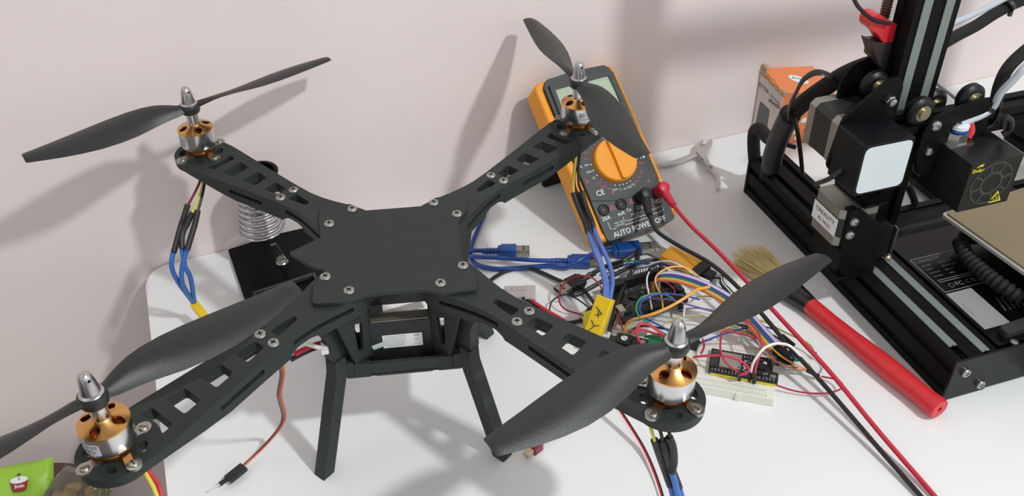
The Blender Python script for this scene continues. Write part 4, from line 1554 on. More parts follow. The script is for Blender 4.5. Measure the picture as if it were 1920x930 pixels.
# ---------------------------------------------------------------- soldering iron stand
SI0 = at(529, 491, 0)
SI = thing('soldering_stand', 'black soldering iron stand with chrome spring holder under the back-left arm', 'soldering iron stand', tuple(SI0))
NI2 = Matrix.Translation(-SI0)
c0, c1, c2 = at(427, 467, 5), at(453, 545, 5), at(564, 424, 5)
ex_ = (c2 - c0).normalized(); ey_ = (c1 - c0).normalized()
pts = [c0, c0 + ey_ * 128, c0 + ey_ * 128 + ex_ * 82, c0 + ex_ * 82]
b = MB()
b.prism([(p_.x, p_.y) for p_ in pts], 0.3, 5, (), NI2)
M_SBASE = mat('gloss_black_base', (8, 8, 8), 0.32, var=0.08, scale=30, spec=0.14)
b.obj('base', M_SBASE, SI, bevel=1.0, seg=2)
# tray edge on the base
b = MB()
e0_, e1_ = at(473, 549, 8), at(590, 512, 8)
dd = (e1_ - e0_).normalized(); nn = V((dd.y, -dd.x, 0))
b.prism([(q.x, q.y) for q in (e0_, e1_, e1_ + nn * 52, e0_ + nn * 52)], 5, 9.5, [[(q.x, q.y) for q in (e0_ + dd * 3 + nn * 3, e1_ - dd * 3 + nn * 3, e1_ - dd * 3 + nn * 49, e0_ + dd * 3 + nn * 49)]], NI2)
b.obj('sponge_tray', mat('black_tray_edge', (54, 58, 57), 0.4), SI, bevel=0.5)
# spring: a leaning cone of wire
axb = at(492, 428, 38); axt = axb + V((3, -5, 58))
ax_ = (axt - axb).normalized()
s1_ = ax_.cross(V((1, 0, 0))).normalized(); s2_ = ax_.cross(s1_)
pts = []
NT = 9.0
for i in range(int(NT * 24) + 1):
    t = i / (NT * 24)
    a = 2 * PI * NT * t
    r_ = 21.5 - 5.5 * t
    pts.append(axb + ax_ * ((axt - axb).length * t) + s1_ * (r_ * math.cos(a)) + s2_ * (r_ * math.sin(a)))
M_CHROME = mat('chrome_wire', (196, 196, 200), 0.16, 1.0, var=0.02)
b = MB()
b.tube([NI2 @ p_ for p_ in pts], 1.6, n=10, smooth=1)
spg = b.obj('spring_holder', M_CHROME, SI, smooth=60)
b = MB()
sc_ = at(529, 491, 6)
b.tube([NI2 @ q for q in (at(510, 459, 38), at(518, 470, 26), sc_ + V((2, 2, 1)), sc_ + V((3, -4, 0.5)))], 1.2, n=10)
b.tube([NI2 @ q for q in (at(515, 457, 38), at(523, 468, 26), sc_ + V((4.5, 2, 1)), sc_ + V((5, -4, 0.5)))], 1.2, n=10)
b.obj('wire_post', M_STEEL, SI)
b = MB()
b.lathe([(6, 5), (6, 6.6), (5, 7.6)], 28, NI2 @ Matrix.Translation(V((sc_.x, sc_.y, 0))))
b.lathe([(5, 7.6), (5.2, 8.4), (4.4, 10.4), (2.2, 11.2)], 28, NI2 @ Matrix.Translation(V((sc_.x, sc_.y, 0))))
b.obj('base_screw', M_STEEL, SI)
b = MB()
Mx = Matrix.Identity(4); Mx.col[0][:3], Mx.col[1][:3], Mx.col[2][:3] = s1_, s2_, ax_; Mx.translation = NI2 @ (axt + ax_ * 4 + V((7, 3, 0)))
b.lathe([(12, -2), (15, 0), (15.5, 3), (12, 4)], 36, Mx, cap0=False, cap1=False)
b.lathe([(12, 4), (11, -18), (9, -30)], 36, Mx, cap0=False)
b.obj('funnel_ring', M_SBASE, SI)

# ---------------------------------------------------------------- paint brush
br0, br1 = at(1519, 573, 9), at(1762, 768, 10)
BD = (br1 - br0); BL_ = BD.length; bx_ = BD.normalized()
BR_ = thing('paint_brush', 'paint brush with red handle lying beside the 3D printer', 'brush', tuple(at(1640, 670, 0)))
Mb = Matrix.Identity(4); Mb.col[2][:3] = bx_; by_ = V((0, 0, 1)).cross(bx_).normalized(); Mb.col[0][:3] = by_; Mb.col[1][:3] = bx_.cross(by_)
Mb.translation = br0 - at(1640, 670, 0)


def oval_lathe(prof, n=32):
    b = MB()
    vs_, fs = [], []
    for w, h, z in prof:
        for i in range(n):
            a = 2 * PI * i / n
            vs_.append((w * math.cos(a), h * math.sin(a), z))
    for j in range(len(prof) - 1):
        for i in range(n):
            i2 = (i + 1) % n
            fs.append((j * n + i, j * n + i2, (j + 1) * n + i2, (j + 1) * n + i))
    fs.append(tuple(range(n - 1, -1, -1)))
    fs.append(tuple((len(prof) - 1) * n + i for i in range(n)))
    b.add(vs_, fs, Mb)
    return b


oh = oval_lathe([(6.6, 6.6, -4), (7.6, 7.6, 0), (7.6, 7.6, 8), (7.3, 7.2, 25), (7.6, 7.4, 50), (9.0, 8.4, 75), (9.3, 8.6, 95), (8.6, 8.2, 125), (9.0, 8.6, BL_ - 6), (9.4, 8.8, BL_ - 2.5), (8.6, 8.2, BL_), (2.4, 2.4, BL_), (2.2, 2.2, BL_ - 8)]).obj('handle', M_RED, BR_)
b = MB(); b.lathe([(2.3, BL_ - 7.8), (2.3, BL_ - 7.6), (0.1, BL_ - 7.6)], 16, Mb); b.obj('hanging_hole', M_DARK, oh)
oval_lathe([(12, 7.4, -42), (12.4, 7.6, -34), (12.0, 7.8, -22), (9.6, 8.2, -10), (8.0, 8.0, -1), (7.2, 7.2, 2)]).obj('ferrule', mat('black_ferrule', (22, 22, 23), 0.3, var=0.1, scale=100), BR_)
b = MB()
rb = random.Random(11)
for i in range(420):
    u, w = rb.uniform(-1, 1), rb.uniform(-1, 1)
    L_ = rb.uniform(44, 56) - 6 * abs(u)
    sx_, sy_ = u * 11, w * 6.4
    e = V((u * 19 + rb.uniform(-2, 2), w * 7.5 + rb.uniform(-1.5, 1.5), -38 - L_))
    e.y = max(e.y, -8.2) if True else e.y
    mid = V((sx_ * 1.2, sy_ * 1.05, -38 - L_ * 0.45))
    b.tube([Mb @ V((sx_, sy_, -36)), Mb @ mid, Mb @ e], lambda t: 0.42 - 0.26 * t, n=4, smooth=2)
lo_ = min(v[2] for v in b.v)
bz_ = -BR_.location.z / S
b.v = [(x, y, max(z, 0.3)) for x, y, z in b.v]
bo = b.obj('bristles', mat('straw_bristle', (224, 204, 146), 0.6, var=0.3, scale=500), BR_)
bo['kind'] = 'stuff'

# ---------------------------------------------------------------- package and bag on a stool left of the table
ST = thing('stool', 'small dark wooden stool below the table edge at lower left', 'stool', (-378, 62, FLOOR_Z))
M_DWOOD = mat('dark_wood', (84, 62, 52), 0.5, var=0.2, scale=20, stretch=(1, 8, 1))
STZ = -185.0
b = MB(); b.prism(circle(0, 0, 74, 40), STZ - FLOOR_Z - 24, STZ - FLOOR_Z); b.obj('seat', M_DWOOD, ST, bevel=2)
for k in range(4):
    a = PI / 4 + k * PI / 2
    b = MB(); b.cyl((64 * math.cos(a), 64 * math.sin(a), 0), (50 * math.cos(a), 50 * math.sin(a), STZ - FLOOR_Z - 24), 11, 15, 18); b.obj('leg', M_DWOOD, ST)


def pillow(M, w, h, t, seed, nx=16, ny=12, crumple=1.5):
    rp = random.Random(seed)
    vs_, fs = [], []
    for side in (1, -1):
        for j in range(ny + 1):
            for i in range(nx + 1):
                u, v = i / nx, j / ny
                th_ = t * (math.sin(PI * u) * math.sin(PI * v)) ** 0.45
                n_ = rp.uniform(-crumple, crumple) * (0 if i in (0, nx) or j in (0, ny) else 1)
                vs_.append(((u - 0.5) * w, (v - 0.5) * h, side * (th_ / 2 + 0.2) + n_))
    o_ = (nx + 1) * (ny + 1)
    for s_, base in ((1, 0), (-1, o_)):
        for j in range(ny):
            for i in range(nx):
                q = [base + j * (nx + 1) + i, base + j * (nx + 1) + i + 1, base + (j + 1) * (nx + 1) + i + 1, base + (j + 1) * (nx + 1) + i]
                fs.append(tuple(q if s_ > 0 else q[::-1]))
    edge = [i for i in range(nx + 1)] + [(j) * (nx + 1) + nx for j in range(1, ny + 1)] + [ny * (nx + 1) + i for i in range(nx - 1, -1, -1)] + [j * (nx + 1) for j in range(ny - 1, 0, -1)]
    for k in range(len(edge)):
        a_, c_ = edge[k], edge[(k + 1) % len(edge)]
        fs.append((a_, o_ + a_, o_ + c_, c_))
    b = MB()
    b.add(vs_, fs, M)
    return b


gp0 = at(6, 928, -160)
GPM = T(0, 0, 2) @ RZ(0.12) @ RX(0.55)
GP = thing('snack_packet', 'bright green snack packet with a three-minute pot emblem at lower left', 'packet', (gp0.x, gp0.y, -168))
b = pillow(GPM, 88, 62, 18, 3)
gpo = b.obj('packet_film', mat('green_film', (152, 198, 62), 0.35, var=0.05, scale=40), GP, smooth=60)
b = MB()
b.prism(rounded([(-6, -8), (6, -8), (8, 2), (-8, 2)], 2, 3), 13, 13.4, (), GPM @ T(17, 10, -1))
b.slot = 1
b.prism([(8 * math.cos(t), 3 + 3.2 * math.sin(t)) for t in np.linspace(0, 2 * PI, 20)[:-1]], 13.2, 13.7, (), GPM @ T(17, 10, -1))
b.text('3min', GPM @ T(17, 7, 12.6), 4.6, depth=0.1, bold=0.1)
b.slot = 2
b.box((0, 8, 13.6), (3, 2, 0.4), GPM @ T(17, 10, -1))
b.box((0, 4, 13.8), (0.7, 3, 0.4), GPM @ T(17, 10, -1))
b.obj('pot_emblem', [mat('dark_red_print', (140, 38, 42), 0.5), M_WHITE, M_INK], gpo)
pb0 = at(124, 930, -150)
PBM = T(0, 0, 6) @ RZ(-0.5) @ RX(0.4)
PB = thing('plastic_bag', 'crumpled clear plastic bag with brown contents beside the green packet', 'bag', (pb0.x, pb0.y, -172))
b = pillow(PBM, 62, 66, 40, 9, crumple=1.2)
b.obj('film', mat('clear_yellowish_film', (236, 232, 214), 0.1, var=0.02, scale=20, trans=0.93), PB, smooth=25)
rp_ = random.Random(4)
b = MB()
for i in range(26):
    b.ball(PBM @ V((rp_.uniform(-17, 17), rp_.uniform(-17, 17), rp_.uniform(-4, 4))), rp_.uniform(3.5, 5.5), (1, rp_.uniform(0.6, 1), rp_.uniform(0.5, 0.9)), 10)
b.obj('contents', mat('brown_contents', (196, 168, 104), 0.7, var=0.12, scale=60), PB)
# ---------------------------------------------------------------- electronics clutter
def cable_thing(name, label, cat, pts, r, m, group=None, **k):
    b = wire_mb(pts, r, **k)
    o = b.obj(name, m)
    tag(o, label, cat, group)
    recentre(o)
    return o


def frame(origin, xdir):
    """placement with local x along xdir on the table"""
    x = V((xdir.x, xdir.y, 0)).normalized()
    return origin, math.atan2(x.y, x.x)


M_PCB = mat('black_circuit_board', (24, 26, 27), 0.35, var=0.1, scale=60)
M_SILK = mat('silkscreen_white', (214, 214, 210), 0.6)
M_HDR = mat('black_header_plastic', (18, 18, 18), 0.5)
M_SILV = mat('silver_shield', (176, 172, 164), 0.36, 0.85, var=0.05, scale=80)
M_CLRBLUE = mat('clear_blue_plastic', (40, 96, 176), 0.2, var=0.15, scale=300, spec=0.6, trans=0.4)
M_CBLUE = mat('blue_cable', (28, 66, 148), 0.3, var=0.25, scale=900, spec=0.6)

# --- blue USB cables
UB = thing('usb_cable', 'blue USB cable with square silver plug lying above its coiled loop', 'cable', tuple(at(945, 472, 0)))
UBI = Matrix.Translation(-at(945, 472, 0))


def rel_tube(I, pts, r, **k):
    b = MB()
    b.tube([I @ at(*p) for p in pts], r, **k)
    return b


rel_tube(UBI, [(926, 471, 6), (905, 470, 6), (888, 470, 6), (876, 473, 7), (880, 480, 8), (905, 482, 9), (945, 484, 10), (1000, 488, 10), (1052, 489, 8)], 2.1, n=12).obj('cable', M_CBLUE, UB)


def usb_plug(root, I, p0, p1, w, h, metal, mw, mh, m, mm, rings=True, taper=True):
    """moulded plug from p0 to p1 with its metal shell ending at metal"""
    a, c, e = at(*p0), at(*p1), at(*metal)
    x = (c - a).normalized(); y = V((0, 0, 1)).cross(x).normalized(); z = x.cross(y)
    M = Matrix.Identity(4); M.col[0][:3], M.col[1][:3], M.col[2][:3] = x, y, z; M.translation = I @ a
    L = (c - a).length
    b = MB()
    XX = M @ Matrix(((0, 0, 1, 0), (1, 0, 0, 0), (0, 1, 0, 0), (0, 0, 0, 1)))
    out = rounded([(-w / 2, -h / 2), (w / 2, -h / 2), (w / 2, h / 2), (-w / 2, h / 2)], h * 0.22, 4)
    b.prism(out, L * 0.35, L, (), XX)
    out2 = [(p_[0] * 0.82, p_[1] * 0.82) for p_ in out]
    b.prism(out2, L * 0.22, L * 0.36, (), XX)
    for i in range(4):
        b.prism(circle(0, 0, h * 0.33 - 0.12 * i * 0.5, 16), -i * 3.2 + L * 0.16, -i * 3.2 + L * 0.23, (), XX)
    b.prism(circle(0, 0, h * 0.26, 16), -10, L * 0.3, (), XX)
    o = b.obj('plug_housing', m, root, bevel=0.5)
    b = MB()
    Lm = (e - c).length
    b.prism([(-mw / 2, -mh / 2), (mw / 2, -mh / 2), (mw / 2, mh / 2), (-mw / 2, mh / 2)], L, L + Lm, [[(-mw / 2 + 0.5, -mh / 2 + 0.5), (mw / 2 - 0.5, -mh / 2 + 0.5), (mw / 2 - 0.5, mh / 2 - 0.5), (-mw / 2 + 0.5, mh / 2 - 0.5)]], XX)
    sh_ = b.obj('plug_shell', mm, o)
    b = MB()
    b.prism([(-mw / 2 + 1, -mh / 2 + 0.5), (mw / 2 - 1, -mh / 2 + 0.5), (mw / 2 - 1, -mh / 2 + mh * 0.45), (-mw / 2 + 1, -mh / 2 + mh * 0.45)], L, L + Lm - 0.6, (), XX)
    for s_ in (-1, 1):
        b.box((L + Lm * 0.55, s_ * mw * 0.2, mh / 2 + 0.05), (2.2, 2.0, 0.14), M)
    b.obj('plug_insert', M_DARK, sh_)
    return o


usb_plug(UB, UBI, (924, 471, 6.5), (968, 471, 6.5), 12, 11, (993, 471, 6.5), 8.4, 7.8, M_CLRBLUE, M_SILV)
usb_plug(UB, UBI, (1052, 489, 6), (1106, 490, 6), 13, 9, (1128, 487, 6), 9, 4, M_CLRBLUE, M_BRASS)
UC = thing('usb_cable', 'blue USB cable looping behind the drone to a plug below the multimeter', 'cable', tuple(at(1170, 466, 0)))
UCI = Matrix.Translation(-at(1170, 466, 0))
rel_tube(UCI, [(820, 372, 3), (826, 358, 3), (850, 348, 3), (880, 350, 3), (905, 368, 3), (909, 395, 3), (898, 425, 3), (886, 455, 3), (882, 478, 3), (894, 496, 3), (930, 504, 3), (985, 502, 3), (1030, 498, 4), (1062, 500, 6), (1090, 486, 11), (1118, 474, 9), (1140, 471, 7)], 2.3, n=12).obj('cable', M_CBLUE, UC)
usb_plug(UC, UCI, (1134, 471, 7), (1200, 465, 7), 16, 9, (1232, 462, 7), 12, 4.5, M_CLRBLUE, M_SILV)

# --- black USB lead and other black cables
BU = thing('usb_cable', 'black USB cable with a silver plug lying by the red wire loop', 'cable', tuple(at(1075, 540, 0)))
BUI = Matrix.Translation(-at(1075, 540, 0))
rel_tube(BUI, [(905, 545, 2), (918, 527, 2), (950, 508, 2), (990, 502, 3), (1018, 512, 3), (1044, 524, 4), (1060, 530, 5)], 1.9, n=10).obj('cable', M_BLACKW, BU)
usb_plug(BU, BUI, (1100, 520, 6), (1066, 536, 6), 15, 8, (1045, 546, 6), 12, 4.5, M_HDR, M_SILV)
rel_tube(BUI, [(1100, 520, 6), (1112, 512, 6), (1135, 500, 7), (1165, 490, 9), (1196, 472, 12)], 2.0, n=10).obj('cable', M_BLACKW, BU)
cable_thing('black_cable', 'black cable running down from the multimeter past the circuit board', 'cable', [(1196, 470, 12), (1194, 488, 14), (1183, 512, 16), (1168, 540, 16), (1158, 570, 15), (1150, 596, 10), (1142, 620, 6)], 2.2, M_BLACKW, n=10)
cable_thing('black_cable', 'black cable curled in a flat loop beside the yellow speed controller', 'cable', [(1240, 500, 6), (1236, 490, 8), (1215, 488, 9), (1190, 497, 9), (1150, 516, 8), (1110, 538, 6), (1088, 550, 3), (1074, 553, 3), (1070, 546, 3), (1078, 535, 5), (1092, 525, 10), (1108, 512, 13)], 1.9, M_BLACKW, n=10)
MP_ = thing('micro_usb_plug', 'black micro USB plug on a short cable behind the yellow speed controller', 'plug', tuple(at(1118, 588, 0)))
MPI = Matrix.Translation(-at(1118, 588, 0))
slab(MPI @ at(1105, 590, 6), MPI @ at(1124, 578, 6), 10, 7, name='plug_housing', m=M_HDR, par=MP_, bevel=1.0)
rel_tube(MPI, [(1122, 580, 6), (1112, 566, 6), (1098, 548, 5), (1088, 536, 4)], 1.8).obj('cable', M_BLACKW, MP_)
rel_tube(MPI, [(1108, 590, 5), (1096, 598, 3), (1076, 604, 2.2), (1058, 605, 2.2), (1040, 602, 2.2)], 1.7).obj('cable', M_BLACKW, MP_)
cable_thing('thin_wire', 'thin black wire arched over the table beside the white connector', 'wire', [(1030, 583, 2), (1034, 566, 8), (1048, 556, 12), (1066, 553, 14), (1090, 566, 12), (1112, 584, 9)], 0.7, M_BLACKW, n=8)
cable_thing('thin_wire', 'dark red thin wire making an open loop above the drone arm', 'wire', [(1132, 556, 10), (1128, 540, 20), (1112, 522, 26), (1088, 517, 28), (1064, 526, 24), (1050, 546, 16), (1049, 566, 10), (1060, 580, 6), (1080, 587, 5), (1094, 592, 6), (1100, 600, 8)], 0.8, mat('crimson_wire', (150, 32, 52), 0.45), n=8)
cable_thing('thick_cable', 'dark cable running along the drone arm beside the clear connector', 'cable', [(938, 545, 6), (960, 548, 7), (985, 560, 7), (1006, 573, 6), (1030, 588, 4)], 1.6, M_BLACKW, n=8)

# --- clear plug with red lead
WC = thing('clear_connector', 'clear plastic battery connector lying beside the drone arm', 'connector', tuple(at(980, 553, 0)))
WCI = Matrix.Translation(-at(980, 553, 0))
M_CLEAR = mat('milky_clear_plastic', (222, 216, 212), 0.3, var=0.04, trans=0.45)
slab(WCI @ at(946, 553, 5), WCI @ at(985, 552, 5), 15, 9, name='housing', m=M_CLEAR, par=WC, bevel=0.6)
hs = slab(WCI @ at(984, 553, 5), WCI @ at(1004, 553, 5), 19, 8, name='housing', m=M_CLEAR, par=WC, bevel=0.6)
for i in range(4):
    slab(WCI @ at(950 + i * 10, 544 - i * 0.6, 9.2), WCI @ at(957 + i * 10, 543 - i * 0.6, 9.2), 3.6, 2.5, name='latch_rib', m=M_CLEAR, par=hs, bevel=0.3)
rel_tube(WCI, [(952, 558, 5), (970, 556, 5), (986, 558, 6), (1006, 570, 7), (1024, 582, 6), (1042, 592, 4), (1060, 602, 3)], 1.7).obj('red_lead', M_REDW, WC)
rel_tube(WCI, [(948, 556, 4), (966, 561, 4.5), (984, 570, 5), (1002, 580, 5), (1030, 596, 3)], 1.6).obj('black_lead', M_BLACKW, WC)

# --- microcontroller board with tall headers
UO, UA = at(1170, 603, 12), math.atan2((at(1290, 566, 12) - at(1170, 603, 12)).y, (at(1290, 566, 12) - at(1170, 603, 12)).x)
UN = thing('microcontroller_board', 'black microcontroller board with tall pin headers and many coloured wires', 'circuit board', (UO.x, UO.y, 0), (0.0, 0, UA + 0.0))
b = MB()
UW, UH = 64.0, 46.0
b.prism(rounded([(0, 0), (UW, 0), (UW + 3, 4), (UW + 3, UH - 8), (UW, UH), (0, UH)], 1.2, 2), 10.4, 12)
pc = b.obj('board', M_PCB, UN)
b = MB()
for x, y in ((4, 4), (UW - 4, 4), (4, UH - 4), (UW - 6, UH - 4)):
    b.lathe([(2.2, 0), (2.2, 10.4)], 14, T(x, y, 0))
b.obj('standoff', M_HDR, UN)


def header(x0, x1, y, z0, z1, w, name='pin_header', pins=0, ptop=0.0, par=None, along='x'):
    b = MB()
    if along == 'x':
        b.box(((x0 + x1) / 2, y, (z0 + z1) / 2), (x1 - x0, w, z1 - z0))
    else:
        b.box((y, (x0 + x1) / 2, (z0 + z1) / 2), (w, x1 - x0, z1 - z0))
    h = b.obj(name, M_HDR, par, bevel=0.25, seg=1)
    if pins:
        b = MB()
        for i in range(pins):
            t = x0 + (x1 - x0) * (i + 0.5) / pins
            c = (t, y, (z1 + ptop) / 2) if along == 'x' else (y, t, (z1 + ptop) / 2)
            b.box(c, (0.64, 0.64, ptop - z1))
        b.obj('pins', M_SILV, h)
    return h


header(18, UW - 2, UH - 4, 12, 20.5, 5.0, pins=16, ptop=27, par=UN)
header(6, 20, UH - 5, 12, 21, 8.5, pins=0, par=UN)
header(14, UW - 1, 4, 12, 20.5, 2.6, pins=16, ptop=20.6, par=UN)
header(24, UW - 1, 8.2, 12, 15.5, 2.5, pins=14, ptop=23, par=UN)
header(24, UW - 1, 12.2, 12, 15.5, 2.5, pins=14, ptop=23, par=UN)
header(6, UH - 4, UW - 3.5, 12, 22, 6, par=UN, along='y')
b = MB()
for x, y, w, h_, z in ((24, 26, 9, 9, 1.6), (10, 20, 6, 4, 1.4), (8, 10, 7, 7, 3.0), (38, 24, 5, 5, 1.5), (44, 33, 3, 6, 1.2)):
    b.box((x, y, 12 + z / 2), (w, h_, z), RZ(0) if w != 9 else T(x, y, 0) @ RZ(PI / 4) @ T(-x, -y, 0))
b.obj('chips', M_HDR, pc)
b = MB()
ru = random.Random(21)
for i in range(26):
    b.box((ru.uniform(3, UW - 8), ru.uniform(14, UH - 10), 12.5), (ru.choice((1.0, 2.0)), ru.choice((0.8, 1.2)), 1.0))
b.box((3, 12, 14.5), (6, 9, 5))
b.obj('small_components', M_SILV, pc)
b = MB()
for i in range(14):
    for r_ in range(2):
        b.prism(circle(20 + i * 2.6, 33.4 + r_ * 2.8, 0.95, 10), 12.02, 12.1, [circle(20 + i * 2.6, 33.4 + r_ * 2.8, 0.45, 8)])
b.prism(circle(38, 28, 4.4, 24), 12.02, 12.1, [circle(38, 28, 3.9, 24)])
for i in range(12):
    b.text(ru.choice(('GND', '5V', 'A0', 'D3', 'D7', 'RX', 'TX', '3V3')), T(16 + i * 3.4, 17.5 + (i % 3) * 1.6, 12.05), 1.7, depth=0.05)
b.obj('board_lettering', mat('dim_silkscreen', (128, 130, 128), 0.6), pc)

# --- rainbow ribbon of jumper wires from the board to the right
RB = thing('ribbon_cable', 'rainbow ribbon of jumper wires arching from the black board towards the breadboard', 'ribbon cable', tuple(at(1300, 535, 0)))
RBI = Matrix.Translation(-at(1300, 535, 0))
cols = [('grey', (176, 168, 186)), ('white', (224, 214, 232)), ('purple', (92, 68, 150)), ('blue', (40, 78, 156)), ('green', (52, 122, 84)), ('yellow', (222, 184, 68)), ('orange', (222, 128, 58)), ('brown', (160, 92, 66))]
for i, (cn, c_) in enumerate(cols):
    off = (i - 3.5) * 1.5
    base = [(1230, 545, 22), (1229, 530, 34), (1236, 520, 42), (1262, 519, 45), (1300, 529, 44), (1336, 545, 40), (1370, 566, 35), (1400, 592, 30), (1428, 624, 26), (1452, 650, 22)]
    P = []
    for j, q in enumerate(base):
        t_ = at(*base[min(j + 1, len(base) - 1)]) - at(*base[max(j - 1, 0)])
        t_.z = 0
        nn_ = V((-t_.y, t_.x, 0)).normalized() if j > 1 else V((0.9, 0.3, 0)).normalized() * (-1)
        k_ = 1.0 if j > 2 else 0.8
        P.append(RBI @ (at(*q) - nn_ * off * k_ * (1 if j > 1 else -1) + V((0, 0, -off * 0.25))))
    b = MB(); b.tube(P, 0.72, n=8)
    b.obj('strand', mat('strand_' + cn, c_, 0.45), RB, label=cn + ' strand')

M_GRN = mat('green_wire', (34, 140, 96), 0.42)
M_BLU = mat('blue_wire', (40, 70, 160), 0.42)
M_ORN = mat('orange_wire', (232, 168, 66), 0.42)
M_PUR = mat('purple_wire', (98, 70, 142), 0.45)
M_CRM = mat('cream_wire', (206, 190, 96), 0.45)
M_PINK = mat('crimson_jumper', (206, 52, 82), 0.4)
M_BRN = mat('brown_wire', (140, 84, 66), 0.45)
M_GRYW = mat('grey_wire', (150, 150, 152), 0.45)


def jumper(label, pts, m, r=0.75, ends=()):
    """jumper wire; ends lists (p0, p1) of the black crimp housings at its tips"""
    if not ends:
        return cable_thing('jumper_wire', label, 'wire', pts, r, m, n=8)
    p0 = at(pts[0][0], pts[0][1], 0)
    rt_ = thing('jumper_wire', label, 'wire', tuple(p0))
    I = Matrix.Translation(-p0)
    rel_tube(I, pts, r, n=8).obj('wire', m, rt_)
    for e0, e1 in ends:
        slab(I @ at(*e0), I @ at(*e1), 2.5, 2.5, name='crimp_housing', m=M_HDR, par=rt_, bevel=0.25, seg=1)
    return rt_


jumper('green jumper wire curling in a tight loop over the black board', [(1250, 628, 14), (1236, 620, 20), (1216, 606, 26), (1199, 594, 32), (1193, 578, 36), (1200, 561, 39), (1222, 551, 40), (1246, 552, 36), (1262, 560, 26)], M_GRN, 0.9)
jumper('blue jumper wire bent beside the green loop over the black board', [(1258, 625, 14), (1244, 614, 18), (1222, 603, 24), (1206, 594, 32), (1199, 578, 37), (1206, 562, 40), (1226, 553, 41), (1256, 551, 40), (1290, 556, 38), (1312, 562, 36)], M_BLU, 0.8)
jumper('orange jumper wire pair sweeping across the front of the black board', [(1172, 622, 10), (1175, 608, 18), (1190, 598, 28), (1220, 590, 36), (1254, 576, 42), (1282, 560, 46), (1306, 544, 46), (1330, 538, 44)], M_ORN, 1.3)
jumper('yellow-orange jumper wires dropping to the header behind the ribbon', [(1243, 578, 20), (1240, 555, 30), (1231, 536, 40), (1229, 522, 44), (1238, 510, 46), (1262, 500, 48), (1288, 503, 46), (1308, 517, 40), (1316, 528, 34)], M_ORN, 0.8)
jumper('purple jumper wire crossing the black board from left to right', [(1188, 569, 18), (1202, 563, 28), (1230, 560, 34), (1262, 563, 36), (1300, 574, 32), (1340, 585, 26), (1386, 598, 20), (1430, 612, 14)], M_PUR)
jumper('blue jumper wire running high above the board to the yellow programmer', [(1168, 497, 14), (1200, 493, 22), (1240, 496, 32), (1280, 502, 38), (1304, 515, 36), (1318, 532, 30)], M_BLU, 0.9, [((1140, 506, 12), (1170, 496, 14))])
jumper('green jumper wire starting beside the blue one near the multimeter', [(1168, 489, 14), (1186, 489, 18), (1208, 494, 20), (1232, 502, 18), (1250, 512, 16)], M_GRN, 0.8, [((1138, 497, 12), (1169, 488, 14))])
jumper('white jumper wire arching behind the rainbow ribbon', [(1186, 508, 18), (1206, 502, 26), (1230, 492, 36), (1256, 490, 42), (1280, 500, 42), (1304, 516, 36), (1330, 528, 28)], M_WHITEW, 0.8)
jumper('grey-purple jumper wire arching just beside the white one', [(1184, 512, 18), (1196, 503, 26), (1216, 500, 32), (1246, 490, 40), (1266, 491, 42), (1290, 506, 38)], M_PUR, 0.7)
jumper('black jumper wire hooking over the top corner of the black board', [(1212, 520, 24), (1218, 504, 36), (1238, 494, 42), (1262, 500, 40), (1286, 514, 34), (1320, 526, 26), (1360, 545, 18)], M_BLACKW, 0.8)
jumper('white jumper wire standing upright in the middle of the black board', [(1222, 580, 16), (1219, 560, 26), (1214, 538, 34), (1213, 522, 36), (1217, 510, 32)], M_WHITEW, 0.75)
jumper('pink jumper wire dropping into the header under the ribbon', [(1266, 552, 20), (1262, 540, 30), (1250, 530, 38), (1236, 526, 42)], M_PINK, 0.75)
jumper('white wire end sticking up behind the front-right motor nut', [(1282, 612, 6), (1282, 596, 10), (1283, 580, 16), (1288, 570, 20), (1296, 566, 20)], M_WHITEW, 0.9)
jumper('pale yellow jumper wire arching right from the board corner', [(1292, 568, 16), (1306, 558, 26), (1330, 556, 32), (1356, 566, 30), (1384, 584, 24), (1420, 610, 16), (1444, 628, 12)], M_CRM, 0.7)
jumper('thin cream wire lying flat right of the motor nut', [(1240, 612, 4), (1262, 598, 8), (1290, 592, 10), (1320, 594, 9), (1350, 602, 8), (1390, 618, 8), (1440, 640, 8)], M_CRM, 0.6)
jumper('grey thin wire lying flat towards the breadboard wires', [(1262, 584, 4), (1300, 578, 6), (1340, 582, 8), (1400, 600, 8), (1446, 626, 8)], M_GRYW, 0.6)

# --- yellow programmer stick
PS = thing('usb_programmer', 'yellow USB programmer stick with silver plug and black socket end', 'USB stick', tuple(at(1278, 490, 0)))
PSI = Matrix.Translation(-at(1278, 490, 0))
qa, qb = at(1247, 477, 5.5), at(1307, 505, 5.5)
slab(PSI @ qa, PSI @ qb, 19, 9.5, name='casing', m=mat('yellow_anodised', (222, 160, 44), 0.38, 0.35, var=0.05), par=PS, bevel=0.8)
qd = (qb - qa).normalized()
qn = V((-qd.y, qd.x, 0))
slab(PSI @ (qa + qn * 7 + V((0, 0, 4.6))), PSI @ (qb + qn * 7 + V((0, 0, 4.6))), 4.2, 1.4, name='edge_rail', m=mat('yellow_anodised', (222, 160, 44), 0.38), par=PS, bevel=0.4)
ms_ = slab(PSI @ (qa - qd * 15), PSI @ (qa - qd * 0.1), 12.2, 4.6, name='usb_shell', m=M_SILV, par=PS, bevel=0.3)
b = MB()
for s_ in (-1, 1):
    c_ = PSI @ (qa - qd * 10 + qn * (2.6 * s_) + V((0, 0, 2.32)))
    b.box((0, 0, 0), (2.2, 2.2, 0.12), Matrix.Translation(c_) @ RZ(math.atan2(qd.y, qd.x)))
b.obj('shell_window', M_DARK, ms_)
slab(PSI @ (qb - qd * 1.0), PSI @ (qb + qd * 9), 19.6, 10.4, name='socket_end', m=M_HDR, par=PS, bevel=0.4)
slab(PSI @ (qb + qd * 9), PSI @ (qb + qd * 18), 10.5, 5.6, name='jumper_block', m=M_HDR, par=PS, bevel=0.3)
